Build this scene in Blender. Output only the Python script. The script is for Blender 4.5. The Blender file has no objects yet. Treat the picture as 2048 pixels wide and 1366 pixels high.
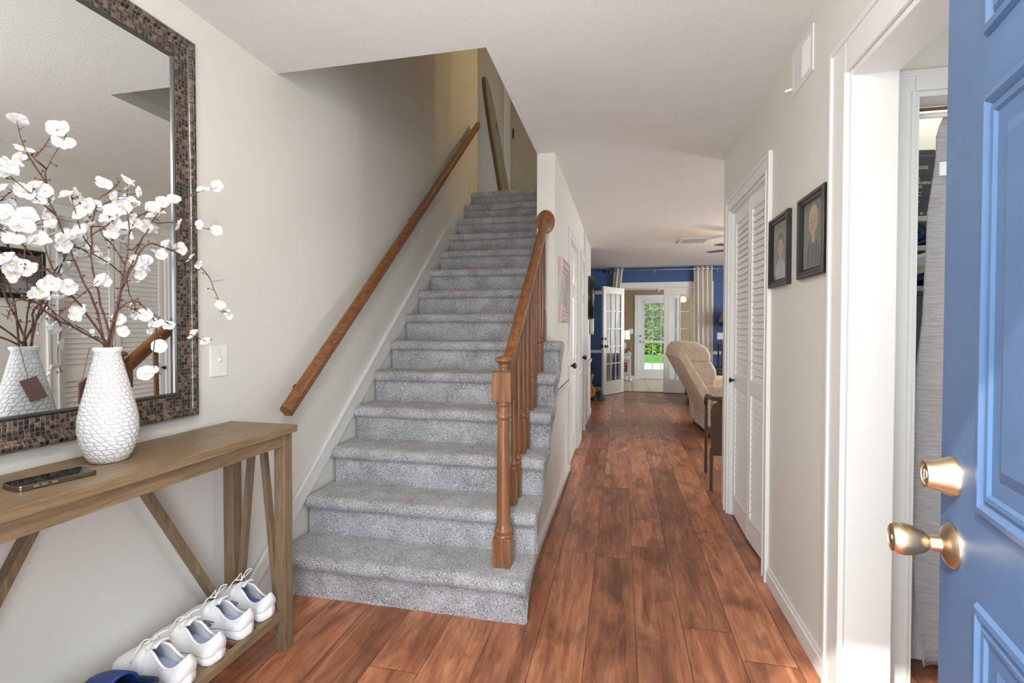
import bpy, math, random
from math import sin, cos, pi, radians, sqrt, exp
from mathutils import Vector, Matrix, noise as mnoise
random.seed(7)
S = bpy.context.scene
C = S.collection
# ------------------------------------------------------------------ camera
FOC, CX, CY, CH = 988.0, 1024.0, 675.3, 1.243
YAW, PIT, ROL = radians(12.46), radians(-1.033), radians(0.07)
_f = Vector((-sin(YAW) * cos(PIT), cos(YAW) * cos(PIT), sin(PIT)))
_r = Vector((cos(YAW), sin(YAW), 0)); _u = _r.cross(_f)
_r, _u = cos(ROL) * _r + sin(ROL) * _u, -sin(ROL) * _r + cos(ROL) * _u
cd = bpy.data.cameras.new('camera'); cam = bpy.data.objects.new('camera', cd); C.objects.link(cam)
cam.matrix_world = Matrix(((_r.x, _u.x, -_f.x, 0), (_r.y, _u.y, -_f.y, 0), (_r.z, _u.z, -_f.z, CH), (0, 0, 0, 1)))
cd.sensor_width = 36; cd.lens = 36 * FOC / 2048; cd.shift_y = -(683 - CY) / 2048; cd.clip_start = .02; cd.clip_end = 200
S.camera = cam
S.view_settings.view_transform = 'Standard'; S.view_settings.look = 'None'; S.view_settings.gamma = 1
S.view_settings.use_curve_mapping = False
S.view_settings.exposure = 0.16
S.cycles.use_denoising = True
S.cycles.max_bounces = 10; S.cycles.diffuse_bounces = 6; S.cycles.glossy_bounces = 5; S.cycles.transmission_bounces = 8
S.cycles.caustics_reflective = True; S.cycles.blur_glossy = .6; S.cycles.caustics_refractive = False; S.cycles.sample_clamp_indirect = 4
# ------------------------------------------------------------------ sky, sun, daylight, lamps
W = bpy.data.worlds.new('sky'); S.world = W; W.use_nodes = True
wn = W.node_tree.nodes; bg = wn['Background']
sk = wn.new('ShaderNodeTexSky'); sk.sky_type = 'NISHITA'; sk.sun_disc = False; sk.sun_elevation = radians(50); sk.sun_rotation = radians(250)
W.node_tree.links.new(sk.outputs[0], bg.inputs[0]); bg.inputs[1].default_value = 0.22
def light(name, kind, loc, energy, color=(1, 1, 1), rot=(0, 0, 0), size=(1, 1), rad=.1, spread=180):
    l = bpy.data.lights.new(name, kind); l.energy = energy; l.color = color
    if kind == 'AREA': l.shape = 'RECTANGLE'; l.size, l.size_y = size; l.spread = radians(spread)
    elif kind == 'POINT': l.shadow_soft_size = rad
    elif kind == 'SUN': l.angle = radians(1)
    o = bpy.data.objects.new(name, l); o.location = loc; o.rotation_euler = rot; C.objects.link(o); return o
light('sun', 'SUN', (0, 0, 20), 5.5, (1, .95, .86), (radians(42), radians(-30), 0))
light('front_door_daylight', 'AREA', (-.11, -.30, 1.15), 54, (.90, .95, 1), (radians(90), 0, 0), (.9, 2.0))
light('side_room_fill', 'AREA', (1.9, 1.15, 1.5), 9, (.95, .98, 1), (radians(90), 0, radians(90)), (.8, 1.0))  # added fill light that brightens the side room; no window stands here
light('living_window_daylight', 'AREA', (4.62, 6.6, 1.35), 150, (.95, .98, 1), (radians(90), 0, radians(90)), (2.2, 1.5))
light('sunroom_window_daylight', 'AREA', (3.1, 11.3, 1.4), 60, (1, 1, 1), (radians(90), 0, radians(90)), (2.0, 1.6))
light('closet_fill', 'POINT', (1.35, 2.33, 2.32), 3.5, (1, .97, .92), rad=.06)  # unseen fill, put in to lift the dark closet interior
FOYER_W, FAN_W, UP_W = 36, 14, 22
# ------------------------------------------------------------------ pixel rays (measuring helper)
def ray(x, y): return _f + (x - CX) / FOC * _r + (CY - y) / FOC * _u
CO = Vector((0, 0, CH))
def onx(x, y, X): d = ray(x, y); return CO + d * (X / d.x)
def ony(x, y, Y): d = ray(x, y); return CO + d * (Y / d.y)
def onz(x, y, z): d = ray(x, y); return CO + d * ((z - CH) / d.z)
# ------------------------------------------------------------------ materials
class NT:
    def __init__(s, name):
        s.m = bpy.data.materials.new(name); s.m.use_nodes = True; s.t = s.m.node_tree; s.n = s.t.nodes
        s.b = s.n['Principled BSDF']; s.o = s.n['Material Output']
    def node(s, k, **kw):
        x = s.n.new(k)
        for a, v in kw.items(): setattr(x, a, v)
        return x
    def put(s, sock, v):
        if isinstance(v, bpy.types.NodeSocket): s.t.links.new(v, sock)
        elif isinstance(v, (tuple, list)) and sock.type == 'RGBA' and len(v) == 3: sock.default_value = (*v, 1)
        else: sock.default_value = v
    def mt(s, op, *a):
        x = s.node('ShaderNodeMath', operation=op)
        for i, v in enumerate(a): s.put(x.inputs[i], v)
        return x.outputs[0]
    def xyz(s, src='Object'):
        tc = s.node('ShaderNodeTexCoord'); sp = s.node('ShaderNodeSeparateXYZ'); s.t.links.new(tc.outputs[src], sp.inputs[0]); return sp.outputs
    def vec(s, x, y, z):
        c = s.node('ShaderNodeCombineXYZ'); s.put(c.inputs[0], x); s.put(c.inputs[1], y); s.put(c.inputs[2], z); return c.outputs[0]
    def obj(s): return s.node('ShaderNodeTexCoord').outputs['Object']
    def noise(s, v, sc, det=2, rough=.5, dist=0, out=0):
        x = s.node('ShaderNodeTexNoise'); s.put(x.inputs['Vector'], v); x.inputs['Scale'].default_value = sc
        x.inputs['Detail'].default_value = det; x.inputs['Roughness'].default_value = rough; x.inputs['Distortion'].default_value = dist
        return x.outputs[out]
    def white(s, v):
        x = s.node('ShaderNodeTexWhiteNoise', noise_dimensions='3D'); s.put(x.inputs['Vector'], v); return x.outputs[0]
    def ramp(s, f, stops, interp='LINEAR'):
        x = s.node('ShaderNodeValToRGB'); s.put(x.inputs[0], f); r = x.color_ramp; r.interpolation = interp
        while len(r.elements) < len(stops): r.elements.new(.5)
        for e, (p, c) in zip(r.elements, stops): e.position = p; e.color = (*c, 1) if len(c) == 3 else c
        return x.outputs[0]
    def mix(s, f, a, b, mode='MIX'):
        x = s.node('ShaderNodeMix', data_type='RGBA', blend_type=mode)
        s.put(x.inputs[0], f); s.put(x.inputs[6], a); s.put(x.inputs[7], b); return x.outputs[2]
    def bump(s, h, st=.3, dist=.01):
        x = s.node('ShaderNodeBump'); s.put(x.inputs['Height'], h); x.inputs['Strength'].default_value = st; x.inputs['Distance'].default_value = dist
        s.t.links.new(x.outputs[0], s.b.inputs['Normal'])
    def set(s, **kw):
        for k, v in kw.items(): s.put(s.b.inputs[k.replace('_', ' ')], v)
        return s.m
def plain(name, col, rough=.5, metal=0, nscale=0, namt=.06, bump=0, bscale=60, **kw):
    t = NT(name); o = t.obj()
    if nscale:
        n = t.noise(o, nscale, 3); a = tuple(max(0, c * (1 - namt)) for c in col); b = tuple(min(1, c * (1 + namt)) for c in col)
        t.put(t.b.inputs['Base Color'], t.ramp(n, [(.3, a), (.7, b)]))
    else: t.put(t.b.inputs['Base Color'], col)
    if bump: t.bump(t.noise(o, bscale, 3), bump, .003)
    t.set(Roughness=rough, Metallic=metal, **kw); return t.m
def srgb(r, g, b): return tuple(((c / 255 + .055) / 1.055) ** 2.4 if c > 10 else c / 255 / 12.92 for c in (r, g, b))
M = {}
M['wall'] = plain('warm_grey_wall_paint', (.668, .655, .603), .55, 0, 1.3, .02, .12, 140)
M['ceil'] = plain('textured_ceiling_paint', (.775, .782, .758), .8, 0, 2, .02, .42, 130)
M['white'] = plain('white_trim_paint', (.715, .722, .705), .32, 0, 3, .015)
M['louver'] = plain('white_louver_paint', (.78, .775, .75), .4, 0, 3, .015)
M['blue'] = plain('blue_wall_paint', (.035, .085, .225), .55, 0, 2, .05, .1, 140)
M['tan'] = plain('tan_wall_paint', (.30, .225, .13), .6, 0, 2, .03, .1, 140)
M['doorblue'] = plain('blue_door_paint', (.070, .132, .255), .36, 0, 9, .05, .12, 30)
M['cream'] = plain('cream_door_paint', (.72, .71, .64), .4, 0, 3, .02)
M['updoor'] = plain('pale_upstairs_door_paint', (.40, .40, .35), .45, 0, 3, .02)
M['black'] = plain('black_frame_finish', (.012, .011, .010), .28, 0, 20, .3)
M['bronze'] = plain('dark_bronze', (.05, .035, .022), .35, .9, 20, .2)
M['brass'] = plain('worn_brass', (.52, .40, .27), .36, 1, 25, .25, .15, 60)
M['steel'] = plain('brushed_steel', (.55, .55, .55), .3, 1, 30, .1)
M['glassblk'] = plain('phone_glass', (.01, .01, .012), .06)
M['phonecase'] = plain('dark_champagne_metal', (.22, .21, .17), .25, 1)
M['mirror'] = plain('mirror_silver', (.90, .92, .91), .0, 1)
M['silverbead'] = plain('dark_silver_bead', (.16, .17, .17), .25, .9)
M['blossom'] = plain('white_silk_petal', (.80, .80, .81), .6, 0, 60, .04, Subsurface_Weight=.15, Subsurface_Radius=(.01, .01, .01))
M['pollen'] = plain('cream_stamen', (.80, .66, .42), .7)
M['twig'] = plain('reddish_brown_twig', (.105, .045, .03), .55, 0, 90, .6, .6, 160)
M['shoe'] = plain('white_mesh_shoe_fabric', (.82, .83, .86), .7, 0, 40, .02, .5, 600)
M['shoeleather'] = plain('white_leather_shoe', (.84, .84, .83), .42, 0, 20, .03, .2, 200)
M['sole'] = plain('white_rubber_sole', (.84, .85, .87), .5, 0, 20, .02)
M['insole'] = plain('pale_blue_insole', (.36, .42, .62), .8, 0, 30, .05)
M['insoledark'] = plain('dark_blue_insole', (.10, .12, .30), .8, 0, 30, .05)
M['lace'] = plain('white_lace', (.88, .88, .88), .75, 0, 300, .06)
M['logo'] = plain('grey_shoe_logo', (.10, .12, .13), .5)
M['coral'] = plain('coral_shoe_patch', (.45, .16, .10), .5)
M['navy'] = plain('navy_slipper_fabric', (.012, .045, .19), .6, 0, 60, .2, .3, 300)
M['darkteal'] = plain('dark_teal_slipper_fabric', (.02, .05, .065), .75, 0, 60, .2, .3, 300)
M['tag'] = plain('dark_brown_card_tag', (.12, .055, .045), .6)
M['recliner'] = plain('beige_recliner_fabric', (.56, .47, .355), .9, 0, 14, .12, .5, 260)
M['blackleather'] = plain('black_leather', (.010, .012, .016), .4, 0, 20, .2, .2, 120)
M['curtain'] = plain('off_white_curtain', (.68, .65, .58), .85, 0, 30, .04, .3, 300)
M['tile_sw'] = plain('ivory_plastic', (.82, .81, .77), .35)
M['grass'] = plain('sunlit_grass', (.12, .34, .04), .9, 0, 12, .5)
M['patio'] = plain('pale_concrete', (.72, .70, .66), .9, 0, 8, .08)
M['leaf'] = plain('hedge_leaf', (.20, .34, .05), .6, 0, 5, .7)
M['lampwhite'] = plain('white_lamp_shade', (.85, .84, .78), .8, Emission_Color=(1, .95, .85, 1), Emission_Strength=.25)
M['teal'] = plain('pale_teal_ceramic', (.36, .50, .50), .25)
M['pink'] = plain('pink_flower', (.65, .12, .16), .7, 0, 60, .4)
M['greenleaf'] = plain('green_leaf', (.06, .16, .05), .6)
M['pumpkin'] = plain('white_pumpkin', (.78, .76, .70), .5)
M['orange'] = plain('orange_red_paint', (.55, .08, .03), .5)
M['sunburst'] = None
M['mint'] = plain('pale_mint_guitar_body', (.50, .56, .46), .3)
M['greybox'] = plain('slate_grey_carton', (.085, .09, .11), .6, 0, 20, .06)
M['darkbox'] = plain('near_black_carton', (.02, .022, .03), .6)
M['print'] = plain('white_print', (.8, .8, .8), .7)
M['bluetowel'] = plain('blue_towel', (.09, .19, .42), .9, 0, 50, .15, .6, 250)
M['bag'] = plain('blue_plastic_wrap', (.06, .16, .33), .3, 0, 20, .3)
M['bagwhite'] = plain('white_printed_wrap', (.70, .73, .78), .35)
M['yellow'] = plain('yellow_print', (.65, .6, .2), .5)
M['pinkstripe'] = plain('pink_print', (.75, .35, .36), .5)
M['carton'] = plain('white_carton', (.78, .79, .80), .6)
M['brownedge'] = plain('brown_board_edge', (.16, .085, .035), .5)
M['boardface'] = plain('grey_green_board_cover', (.16, .20, .21), .7, 0, 8, .1)
M['shade_dark'] = plain('dark_lampshade', (.025, .02, .018), .8)
M['shade_in'] = plain('taupe_lampshade', (.28, .23, .19), .8)
M['gold'] = plain('gilded_edge', (.5, .33, .12), .3, .8)
M['fanblade'] = plain('brown_fan_blade', (.10, .06, .035), .5)
M['fanshade'] = plain('frosted_fan_shade', (.9, .8, .7), .4, Emission_Color=(1, .72, .5, 1), Emission_Strength=7)
M['dome'] = plain('frosted_dome_glass', (.9, .88, .84), .3, Emission_Color=(1, .9, .75, 1), Emission_Strength=4)
def glass_mat():
    t = NT('clear_window_glass'); g = t.node('ShaderNodeBsdfGlossy'); g.inputs['Roughness'].default_value = .02
    tr = t.node('ShaderNodeBsdfTransparent'); tr.inputs[0].default_value = (.93, .96, .95, 1)
    lw = t.node('ShaderNodeFresnel'); lw.inputs[0].default_value = 1.45; ge = t.node('ShaderNodeNewGeometry')
    mx = t.node('ShaderNodeMixShader'); t.put(mx.inputs[0], t.mt('MULTIPLY', lw.outputs[0], t.mt('SUBTRACT', 1.0, ge.outputs['Backfacing']))); t.t.links.new(tr.outputs[0], mx.inputs[1]); t.t.links.new(g.outputs[0], mx.inputs[2])
    t.t.links.new(mx.outputs[0], t.o.inputs[0]); return t.m
M['glass'] = glass_mat()
def wood(name, c1, c2, axis='y', scale=9, rough=.35, stretch=14, bump=.15):
    t = NT(name); p = t.xyz(); q = [t.mt('MULTIPLY', p[i], float(scale if 'xyz'[i] != axis else scale / stretch)) for i in range(3)]
    v = t.vec(*q); n = t.noise(v, 3.5, 5, .6, .6); n2 = t.noise(v, 14, 3, .6)
    f = t.mt('ADD', t.mt('MULTIPLY', n, .75), t.mt('MULTIPLY', n2, .25))
    mid = tuple((a + b) / 2 for a, b in zip(c1, c2))
    t.put(t.b.inputs['Base Color'], t.ramp(f, [(.36, c1), (.5, mid), (.64, c2)])); t.bump(n2, bump, .002)
    return t.set(Roughness=rough)
M['rail'] = wood('golden_brown_stained_wood', (.12, .045, .014), (.29, .112, .034), 'y', 16, .28, 22)
M['newel'] = wood('stained_turned_wood', (.14, .058, .022), (.27, .12, .05), 'z', 12, .3)
M['table_y'] = wood('weathered_oak_long', (.14, .092, .048), (.255, .175, .098), 'y', 22, .42)
M['table_z'] = wood('weathered_oak_upright', (.13, .088, .048), (.235, .165, .095), 'z', 22, .45)
M['table_x'] = wood('weathered_oak_cross', (.13, .088, .048), (.235, .165, .095), 'x', 22, .45)
M['driftwood'] = wood('distressed_pink_white_wood', (.38, .28, .26), (.66, .58, .54), 'z', 24, .7)
M['sunburst'] = wood('sunburst_guitar_wood', (.25, .07, .015), (.6, .25, .05), 'z', 5, .15, 2)
def floor_mat():
    t = NT('cherry_plank_floor'); p = t.xyz(); w = .193
    xs = t.mt('DIVIDE', t.mt('ADD', p[0], .13 + 40 * w), w); i = t.mt('FLOOR', xs); fx = t.mt('FRACT', xs)
    off = t.white(t.vec(i, 3.7, 0.)); ys = t.mt('ADD', t.mt('DIVIDE', p[1], 1.21), t.mt('MULTIPLY', off, 5.0)); j = t.mt('FLOOR', ys); fy = t.mt('FRACT', ys)
    r1 = t.white(t.vec(i, j, 1.)); r2 = t.white(t.vec(i, j, 9.))
    fi = t.noise(t.vec(t.mt('MULTIPLY', p[0], 60.0), t.mt('MULTIPLY', p[1], 2.5), r1), 3.0, 4, .7, .3)
    gv = t.vec(t.mt('ADD', t.mt('MULTIPLY', p[0], 9.0), t.mt('MULTIPLY', r1, 50.0)), t.mt('ADD', t.mt('MULTIPLY', p[1], .9), t.mt('MULTIPLY', r2, 30.0)), 0.)
    n1 = t.noise(gv, 2.0, 6, .62, 1.2); n2 = t.noise(gv, 7, 4, .6, .4)
    bl = t.noise(t.vec(t.mt('ADD', t.mt('MULTIPLY', p[0], 5.0), t.mt('MULTIPLY', r2, 20.0)), t.mt('MULTIPLY', p[1], 2.2), r1), 1.4, 4, .6, .8)
    f = t.mt('ADD', t.mt('ADD', t.mt('MULTIPLY', n1, .60), t.mt('MULTIPLY', n2, .22)), t.mt('MULTIPLY', fi, .18))
    col = t.ramp(f, [(.28, (.13, .046, .024)), (.40, (.27, .096, .046)), (.51, (.42, .168, .080)), (.66, (.62, .30, .165))])
    dark = t.ramp(bl, [(.34, (.45, .42, .43)), (.54, (1, 1, 1))])
    col = t.mix(.8, col, dark, 'MULTIPLY')
    col = t.mix(1.0, col, t.ramp(r1, [(0, (.66, .62, .60)), (.5, (.95, .92, .90)), (1, (1.25, 1.22, 1.20))]), 'MULTIPLY')
    gx = t.mt('MINIMUM', fx, t.mt('SUBTRACT', 1.0, fx)); gy = t.mt('MULTIPLY', t.mt('MINIMUM', fy, t.mt('SUBTRACT', 1.0, fy)), 1.21 / w)
    g = t.mt('MINIMUM', gx, gy); gl = t.ramp(g, [(.003, (0, 0, 0)), (.010, (1, 1, 1))])
    col = t.mix(t.mt('SUBTRACT', 1.0, gl), col, (.03, .014, .009))
    t.put(t.b.inputs['Base Color'], col)
    h = t.mt('ADD', t.mt('MULTIPLY', gl, 1.0), t.mt('MULTIPLY', n2, .25)); t.bump(h, .35, .0025)
    t.put(t.b.inputs['Roughness'], t.mt('ADD', .27, t.mt('MULTIPLY', n1, .14))); return t.m
M['floor'] = floor_mat()
def carpet_mat():
    t = NT('speckled_grey_carpet'); o = t.obj()
    n = t.noise(o, 235, 2, .7); n2 = t.noise(o, 9, 3, .5); n3 = t.noise(o, 420, 1, .5)
    f = t.mt('ADD', t.mt('ADD', t.mt('MULTIPLY', n, .7), t.mt('MULTIPLY', n3, .3)), t.mt('MULTIPLY', t.mt('SUBTRACT', n2, .5), .16))
    t.put(t.b.inputs['Base Color'], t.ramp(f, [(.36, (.070, .066, .066)), (.45, (.25, .247, .25)), (.53, (.46, .465, .48)), (.63, (.75, .76, .79))]))
    t.bump(n, .9, .006); return t.set(Roughness=.95, Sheen_Weight=.25)
M['carpet'] = carpet_mat()
def mosaic_mat():
    t = NT('mosaic_marble_tile_frame'); p = t.xyz(); s = 80.
    d = t.noise(t.obj(), 30, 2); q = [t.mt('ADD', t.mt('MULTIPLY', p[k], s), t.mt('MULTIPLY', d, .7)) for k in (1, 2)]
    row = t.mt('FLOOR', q[1]); q0 = t.mt('ADD', q[0], t.mt('MULTIPLY', t.white(t.vec(row, 1., 2.)), .12))
    c = t.vec(t.mt('FLOOR', q0), row, 0.); r = t.white(c)
    fr = [t.mt('FRACT', q0), t.mt('FRACT', q[1])]
    g = t.mt('MINIMUM', *[t.mt('MINIMUM', a, t.mt('SUBTRACT', 1.0, a)) for a in fr])
    n = t.noise(t.obj(), 110, 5, .75, 1.5)
    base = t.ramp(r, [(0, (.004, .004, .005)), (.58, (.012, .009, .008)), (.66, (.045, .028, .020)), (1, (.11, .072, .048))])
    vein = t.ramp(n, [(.46, (0, 0, 0)), (.62, (1, 1, 1))])
    col = t.mix(t.mt('MULTIPLY', vein, t.mt('ADD', .08, t.mt('MULTIPLY', r, .6))), base, (.30, .22, .165))
    gl = t.ramp(g, [(.03, (1, 1, 1)), (.10, (0, 0, 0))]); col = t.mix(t.mt('MULTIPLY', gl, .65), col, (.17, .13, .10))
    t.put(t.b.inputs['Base Color'], col); t.bump(t.mt('SUBTRACT', 1.0, gl), .5, .002)
    return t.set(Roughness=.2, Coat_Weight=.55, Coat_Roughness=.08, Coat_IOR=1.5)
M['mosaic'] = mosaic_mat()
def vase_mat():
    t = NT('carved_white_ceramic'); p = t.xyz()
    u = t.mt('MULTIPLY', t.mt('ARCTAN2', p[1], p[0]), 22 / (2 * pi)); w = t.mt('DIVIDE', p[2], .0125)
    u = t.mt('ADD', u, t.mt('MULTIPLY', w, .5)); d = t.noise(t.obj(), 28, 1)
    x = t.node('ShaderNodeTexVoronoi', feature='DISTANCE_TO_EDGE', voronoi_dimensions='2D'); t.put(x.inputs['Vector'], t.vec(t.mt('ADD', u, d), t.mt('ADD', w, t.mt('MULTIPLY', d, .8)), 0.)); x.inputs['Scale'].default_value = 1.0; x.inputs['Randomness'].default_value = .55
    lip = t.mt('GREATER_THAN', p[2], .318)
    e = t.mt('MAXIMUM', x.outputs[0], t.mt('MULTIPLY', lip, 1.0))
    t.put(t.b.inputs['Base Color'], t.ramp(e, [(.015, (.40, .35, .32)), (.07, (.66, .66, .67)), (.25, (.73, .74, .76))]))
    t.bump(t.ramp(e, [(0, (0, 0, 0)), (.22, (1, 1, 1))]), .45, .003); return t.set(Roughness=.35)
M['vase'] = vase_mat()
def wicker_mat():
    t = NT('dark_woven_wicker'); p = t.xyz()
    a = t.mt('SINE', t.mt('MULTIPLY', t.mt('ADD', p[0], p[1]), 420.)); b = t.mt('SINE', t.mt('MULTIPLY', p[2], 520.)); ab = t.mt('MULTIPLY', a, b)
    t.put(t.b.inputs['Base Color'], t.ramp(t.mt('ADD', t.mt('MULTIPLY', ab, .5), .5), [(.1, (.012, .008, .006)), (.55, (.085, .042, .022)), (1, (.30, .18, .11))]))
    t.bump(ab, .8, .004); return t.set(Roughness=.45)
M['wicker'] = wicker_mat()
def curtain_mat():
    t = NT('grey_slub_curtain'); p = t.xyz()
    v = t.vec(t.mt('MULTIPLY', p[0], 6.), t.mt('MULTIPLY', p[1], 6.), t.mt('MULTIPLY', p[2], 120.)); n = t.noise(v, 2.2, 4, .7, .3)
    t.put(t.b.inputs['Base Color'], t.ramp(n, [(.3, (.30, .30, .31)), (.7, (.52, .52, .53))])); t.bump(n, .8, .006); return t.set(Roughness=.9)
M['greycurtain'] = curtain_mat()
def tile_mat():
    t = NT('cream_floor_tile'); p = t.xyz(); f = [t.mt('FRACT', t.mt('ADD', t.mt('DIVIDE', p[k], .33), 50.3)) for k in (0, 1)]
    g = t.mt('MINIMUM', *[t.mt('MINIMUM', a, t.mt('SUBTRACT', 1.0, a)) for a in f])
    t.put(t.b.inputs['Base Color'], t.ramp(g, [(.012, (.22, .17, .12)), (.03, (.58, .50, .40))])); return t.set(Roughness=.3)
M['tile'] = tile_mat()
# ------------------------------------------------------------------ mesh builder
class MB:
    def __init__(s): s.v = []; s.f = []; s.mi = []; s.k = 0
    def add(s, vs, fs):
        n = len(s.v); s.v += [tuple(a) for a in vs]; s.f += [tuple(i + n for i in q) for q in fs]; s.mi += [s.k] * len(fs); return s
    def box(s, a, b):
        x0, x1 = sorted((a[0], b[0])); y0, y1 = sorted((a[1], b[1])); z0, z1 = sorted((a[2], b[2]))
        return s.add([(x0, y0, z0), (x1, y0, z0), (x1, y1, z0), (x0, y1, z0), (x0, y0, z1), (x1, y0, z1), (x1, y1, z1), (x0, y1, z1)],
                     [(0, 3, 2, 1), (4, 5, 6, 7), (0, 1, 5, 4), (1, 2, 6, 5), (2, 3, 7, 6), (3, 0, 4, 7)])
    def bar(s, p, q, w, h, up=(0, 0, 1)):          # rectangular bar from p to q
        p, q = Vector(p), Vector(q); d = (q - p).normalized(); a = d.cross(Vector(up)).normalized(); b = a.cross(d)
        vs = []
        for c in (p, q): vs += [c + a * sx * w / 2 + b * sz * h / 2 for sx, sz in ((-1, -1), (1, -1), (1, 1), (-1, 1))]
        return s.add(vs, [(0, 3, 2, 1), (4, 5, 6, 7), (0, 1, 5, 4), (1, 2, 6, 5), (2, 3, 7, 6), (3, 0, 4, 7)])
    def prism(s, pts, axis, a, b):                 # polygon (2-D points) extruded along an axis
        def P(u, v, w): return {'x': (w, u, v), 'y': (u, w, v), 'z': (u, v, w)}[axis]
        n = len(pts); vs = [P(u, v, a) for u, v in pts] + [P(u, v, b) for u, v in pts]
        ar = sum(pts[i][0] * pts[(i + 1) % n][1] - pts[(i + 1) % n][0] * pts[i][1] for i in range(n))
        fs = [tuple(range(n)), tuple(range(2 * n - 1, n - 1, -1))] + [(i, i + n, (i + 1) % n + n, (i + 1) % n) for i in range(n)]
        flip = (ar > 0) != (axis == 'y')
        if flip: fs = [tuple(reversed(q)) for q in fs]
        if b < a: fs = [tuple(reversed(q)) for q in fs]
        return s.add(vs, fs)
    def tube(s, pts, r, n=8, cap=True):
        pts = [Vector(p) for p in pts]; R = r if isinstance(r, (list, tuple)) else [r] * len(pts); vs = []; a = None
        for i, p in enumerate(pts):
            d = (pts[min(i + 1, len(pts) - 1)] - pts[max(i - 1, 0)])
            d = d.normalized() if d.length > 1e-9 else Vector((0, 0, 1))
            if a is None: a = d.cross(Vector((0, 0, 1)) if abs(d.z) < .9 else Vector((1, 0, 0))).normalized()
            else:
                a = (a - d * a.dot(d)); a = a.normalized() if a.length > 1e-6 else d.orthogonal().normalized()
            b = d.cross(a)
            vs += [p + (a * cos(2 * pi * j / n) + b * sin(2 * pi * j / n)) * R[i] for j in range(n)]
        fs = [(i * n + j, i * n + (j + 1) % n, (i + 1) * n + (j + 1) % n, (i + 1) * n + j) for i in range(len(pts) - 1) for j in range(n)]
        if cap: fs += [tuple(range(n - 1, -1, -1)), tuple(range((len(pts) - 1) * n, len(pts) * n))]
        return s.add(vs, fs)
    def lathe(s, prof, c=(0, 0, 0), n=24, axis='z', sx=1, sy=1):   # prof = (radius, height)
        vs = []
        for r, h in prof:
            for j in range(n):
                a = 2 * pi * j / n; u, v = r * cos(a) * sx, r * sin(a) * sy
                q = {'z': (u, v, h), 'x': (h, u, v), 'y': (v, h, u)}[axis]; vs.append((c[0] + q[0], c[1] + q[1], c[2] + q[2]))
        m = len(prof)
        fs = [(i * n + j, i * n + (j + 1) % n, (i + 1) * n + (j + 1) % n, (i + 1) * n + j) for i in range(m - 1) for j in range(n)]
        if prof[0][0] > 1e-6: fs.append(tuple(range(n - 1, -1, -1)))
        if prof[-1][0] > 1e-6: fs.append(tuple(range((m - 1) * n, m * n)))
        return s.add(vs, fs)
    def ball(s, c, r, n=12, sx=1, sy=1, sz=1):
        return s.lathe([(r * sin(pi * i / n), -r * sz * cos(pi * i / n)) for i in range(n + 1)], c, n + 4, 'z', sx, sy)
    def grid(s, fn, nu, nv, close=False):
        vs = [fn(i / nu, j / nv) for i in range(nu + 1) for j in range(nv + 1)]
        fs = [(i * (nv + 1) + j, (i + 1) * (nv + 1) + j, (i + 1) * (nv + 1) + j + 1, i * (nv + 1) + j + 1) for i in range(nu) for j in range(nv)]
        return s.add(vs, fs)
    def build(s, name, mat, parent=None, smooth=0, bevel=0, seg=2, sub=0, solid=0, weld=0):
        me = bpy.data.meshes.new(name); off = Vector(parent.get('_o', (0, 0, 0))) if parent else Vector((0, 0, 0))
        me.from_pydata([tuple(Vector(v) - off) for v in s.v], [], s.f)
        for m in (mat if isinstance(mat, (list, tuple)) else [mat]): me.materials.append(M[m] if isinstance(m, str) else m)
        me.polygons.foreach_set('material_index', s.mi); me.update(); me.validate()
        o = bpy.data.objects.new(name, me); C.objects.link(o)
        if parent: o.parent = parent; o['_o'] = tuple(off)
        if weld: w = o.modifiers.new('w', 'WELD'); w.merge_threshold = weld
        if solid: q = o.modifiers.new('s', 'SOLIDIFY'); q.thickness = solid; q.offset = -1
        if bevel:
            q = o.modifiers.new('b', 'BEVEL'); q.width = bevel; q.segments = seg; q.limit_method = 'ANGLE'; q.angle_limit = radians(40)
        if sub: q = o.modifiers.new('d', 'SUBSURF'); q.levels = sub; q.render_levels = sub
        if smooth or sub:
            me.shade_smooth()
            if smooth > 1: me.set_sharp_from_angle(angle=radians(smooth))
        return o
def thing(name, label, cat, loc=(0, 0, 0), group=None):
    o = bpy.data.objects.new(name, None); C.objects.link(o); o.location = loc; o['_o'] = tuple(loc)
    o.empty_display_size = .05
    return tag(o, label, cat, group)
def tag(o, label, cat, group=None):
    o['label'] = label; o['category'] = cat
    if group: o['group'] = group
    return o
def struct(name, mb, mat, parent=None, **kw):
    o = mb.build(name, mat, parent, **kw)
    if parent is None: o['kind'] = 'structure'
    return o
def wall(name, mat, axis, t0, t1, a, b, z0, z1, holes=()):
    """wall along y (axis 'y') or x; thickness t0..t1; holes = (a0, a1, z0, z1)"""
    mb = MB()
    def bx(p, q, u, v):
        if q - p > 1e-4 and v - u > 1e-4:
            mb.box((t0, p, u), (t1, q, v)) if axis == 'y' else mb.box((p, t0, u), (q, t1, v))
    cur = a
    for h in sorted(holes):
        bx(cur, h[0], z0, z1); bx(h[0], h[1], z0, h[2]); bx(h[0], h[1], h[3], z1); cur = h[1]
    bx(cur, b, z0, z1); return struct(name, mb, mat)
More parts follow.
